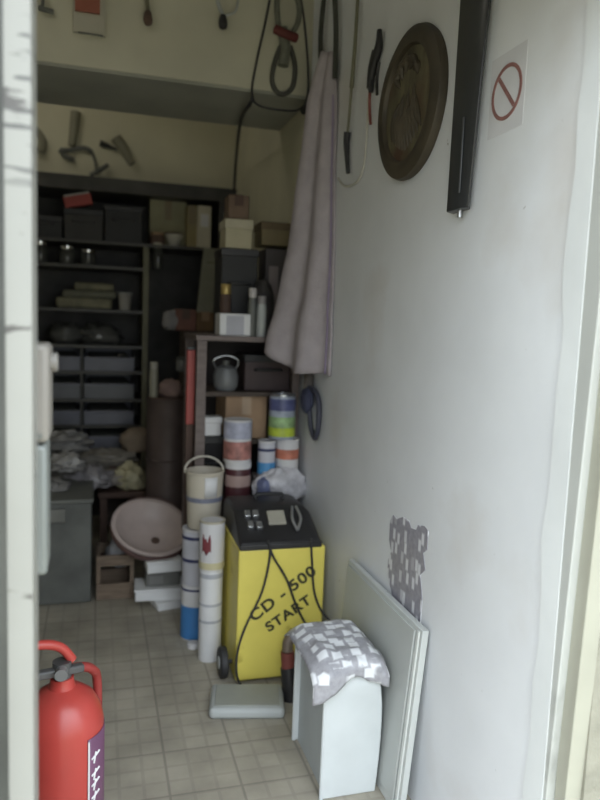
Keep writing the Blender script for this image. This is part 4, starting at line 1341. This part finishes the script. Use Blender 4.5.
# dark bag and tools right of it
c = onY(252, 300, SY0 + 0.12)
o = MB().blob((c.x + 0.04, SY0 + 0.12, TZ + 0.1), (0.055, 0.09, 0.14), 81, 0.2, 2.2, 26).build('dark_bag', M('black_bag', (0.04, 0.036, 0.037), 0.5, 0.25), loc=(c.x, SY0 + 0.12, TZ), smooth=70)
tag(o, 'slumped black bag on the shelf unit beside the white box', 'bag')
jar(253, 288, SY0 + 0.03, TZ, 'small grey bottle with pale cap standing before the black bag', 'bottles on the shelf unit', dgrey, M('pale_cap', (0.5, 0.47, 0.46), 0.4), 0.018)
jar(262, 296, SY0 + 0.03, TZ, 'grey bottle with dull cap close to the towel on the shelf unit', 'bottles on the shelf unit', greyp, M('dull_cap', (0.3, 0.28, 0.28), 0.4), 0.02)
jar(226, 284, SY0 + 0.145, TZ, 'dark bottle with a brassy cap behind the white box', 'bottles on the shelf unit', dkbrown, M('brassy_cap', (0.45, 0.33, 0.12), 0.35, 0.1, metal=0.5), 0.024)
# pale yellow carton high on the right wall ledge
zz9 = onY(275, 246, 3.1).z
t = crate('carton', 'olive-brown carton near the towel on the tall black box', 'carton', 262, 296, 222, 247, 3.1, 0.15, M('olive_brown_card', (0.22, 0.18, 0.10), 0.8, 0.15), extra=lidded(M('olive_brown_card2', (0.16, 0.12, 0.07), 0.8)))
crate('tall_box', 'tall dark box against the wall behind the towel on the shelf unit', 'box', 266, 300, 248, 330, 3.1, 0.15, M('taupe_black', (0.08, 0.07, 0.07), 0.6, 0.2), extra=labelled(M('taupe_label', (0.26, 0.22, 0.22), 0.6), (0.1, 0.35), (0.15, 0.8)), zbase=TZ)

# ================================================================== SIDE CABINET BETWEEN RACK AND UNIT
sc = thing('side_cabinet', 'dark open cabinet between the far rack and the shelf unit', 'cabinet', (0.58, 3.85, 0))
GX0, GX1, GY0, GY1 = 0.455, 0.835, 3.66, 4.05
GT = onY(190, 331, GY0).z
MB().box(GX0, GY0, GT - 0.02, GX1, GY1, GT).build('top_board', darkwood, sc)
for x in (GX0, GX1 - 0.02):
    MB().box(x, GY0, 0, x + 0.02, GY1, GT - 0.02).build('side', darkwood, sc)
MB().box(GX0 + 0.02, GY1 - 0.012, 0, GX1 - 0.02, GY1, GT - 0.02).build('back_panel', M('black_brown_panel', (0.035, 0.028, 0.026)), sc)
for z in (0.35, 0.75, 1.02):
    MB().box(GX0 + 0.02, GY0 + 0.01, z - 0.015, GX1 - 0.02, GY1 - 0.012, z).build('shelf', darkwood, sc)
# things on top: low brown boxes, tin, plank
crate('carton', 'low dark red-brown carton on the side cabinet left end', 'carton', 176, 196, 309, 331, GY0 + 0.02, 0.15, M('rust_card', (0.17, 0.08, 0.06), 0.8, 0.25), extra=taped(dkbrown), zbase=GT)
crate('carton', 'low brown carton on the side cabinet right under the plank', 'carton', 197, 214, 312, 331, GY0 + 0.02, 0.15, M('umber_card', (0.19, 0.12, 0.06), 0.8, 0.25), extra=taped(brown), zbase=GT)
c = onY(197, 323, GY0 - 0.0)
o = MB().blob((onY(174, 310, 3.72).x - 0.01, 3.72, GT + 0.045), (0.05, 0.05, 0.06), 91, 0.25).build('rag', M('dim_grey_rag', (0.22, 0.21, 0.21), 0.9, 0.2), loc=(onY(174, 310, 3.72).x, 3.72, GT), smooth=70)
tag(o, 'dim grey rag at the left end of the side cabinet top', 'rag')
a, b = onY(203, 306, 3.88), onY(214, 247, 3.95)
pk = thing('plank', 'grey-green plank leaning upright on top of the side cabinet', 'plank', (a.x, 3.9, GT))
MB().hexa([(a.x - 0.045, 3.86, GT), (a.x + 0.045, 3.86, GT), (a.x + 0.045, 3.885, GT), (a.x - 0.045, 3.885, GT)],
          [(b.x - 0.045, 4.02, b.z), (b.x + 0.045, 4.02, b.z), (b.x + 0.045, 4.045, b.z), (b.x - 0.045, 4.045, b.z)]).build('board', pale_olive, pk, bevel=0.002)
MB().box(b.x - 0.03, 3.99, b.z - 0.10, b.x + 0.03, 4.015, b.z - 0.08).build('cleat', olive, pk)
# things in front of it
# red long strip
LY = 2.94
a, b = onY(190, 424, LY), onY(192, 350, LY)
rs = thing('red_bar', 'long red strip-shaped tool standing upright against the side of the shelf unit', 'tool', (a.x, LY, 0))
MB().box(a.x - 0.018, LY - 0.012, 0, a.x + 0.014, LY + 0.012, a.z).build('lower_bar', dkbrown, rs, bevel=0.002)
MB().box(a.x - 0.019, LY - 0.013, a.z, a.x + 0.015, LY + 0.013, b.z).build('upper_bar', M('brick_red', (0.36, 0.06, 0.05), 0.5, 0.15), rs, bevel=0.003)
MB().box(a.x - 0.02, LY - 0.014, b.z, a.x + 0.016, LY + 0.014, b.z + 0.015).build('end_cap', black, rs, bevel=0.002)
# side stool stack with rags (x 150-185, y 360-470)
sk = thing('drum', 'dark brown drum standing behind the basin, rags on top', 'drum', (0.395, 3.5, 0))
dz = onY(166, 398, 3.5).z
dcx = onY(168, 430, 3.5).x
MB().lathe([(0.10, 0), (0.105, 0.01), (0.105, dz * 0.33), (0.11, dz * 0.335), (0.105, dz * 0.34), (0.105, dz * 0.66), (0.11, dz * 0.665), (0.105, dz * 0.67), (0.105, dz - 0.01), (0.11, dz)], 36, (dcx, 3.5, 0)).build('body', M('brown_black_drum', (0.085, 0.062, 0.055), 0.5, 0.3, 8), sk)
MB().cyl((dcx, 3.5, dz), (dcx, 3.5, dz + 0.008), 0.1, n=32).build('lid', dkbrown, sk)
o = MB().blob((dcx + 0.005, 3.47, dz + 0.045), (0.06, 0.05, 0.05), 101, 0.3).build('rag', M('dusty_pink_rag', (0.25, 0.17, 0.15), 0.9, 0.2), loc=(dcx, 3.47, dz), smooth=70)
tag(o, 'dusty pink rag heaped on the brown drum', 'rag')
jar(154, 362, 3.47, dz + 0.008, 'slim pale bottle standing on the drum left of the pink rag', 'bottles by the rack', M('olive_bottle', (0.24, 0.23, 0.18), 0.4), M('pale_cap2', (0.35, 0.33, 0.28), 0.4), 0.022)
jar(158, 243, YS + 0.02, zB_, 'small pale-lidded jar on the second rack shelf toward the right', 'shiny-lidded jars on the rack', jm, cream, 0.03)
# cabinet contents
for i, (x, yb, m_, lb) in enumerate(((182, 0, M('grey_bottle', (0.2, 0.2, 0.19), 0.4), 'grey bottle on the upper shelf of the side cabinet, left one'),
                                     (191, 0, M('brown_bottle', (0.15, 0.1, 0.06), 0.3), 'brown bottle on the upper shelf of the side cabinet, right one'))):
    jar(x, 357, GY0 + 0.08, 1.02, lb, 'bottles by the rack', m_, dgrey, 0.03)
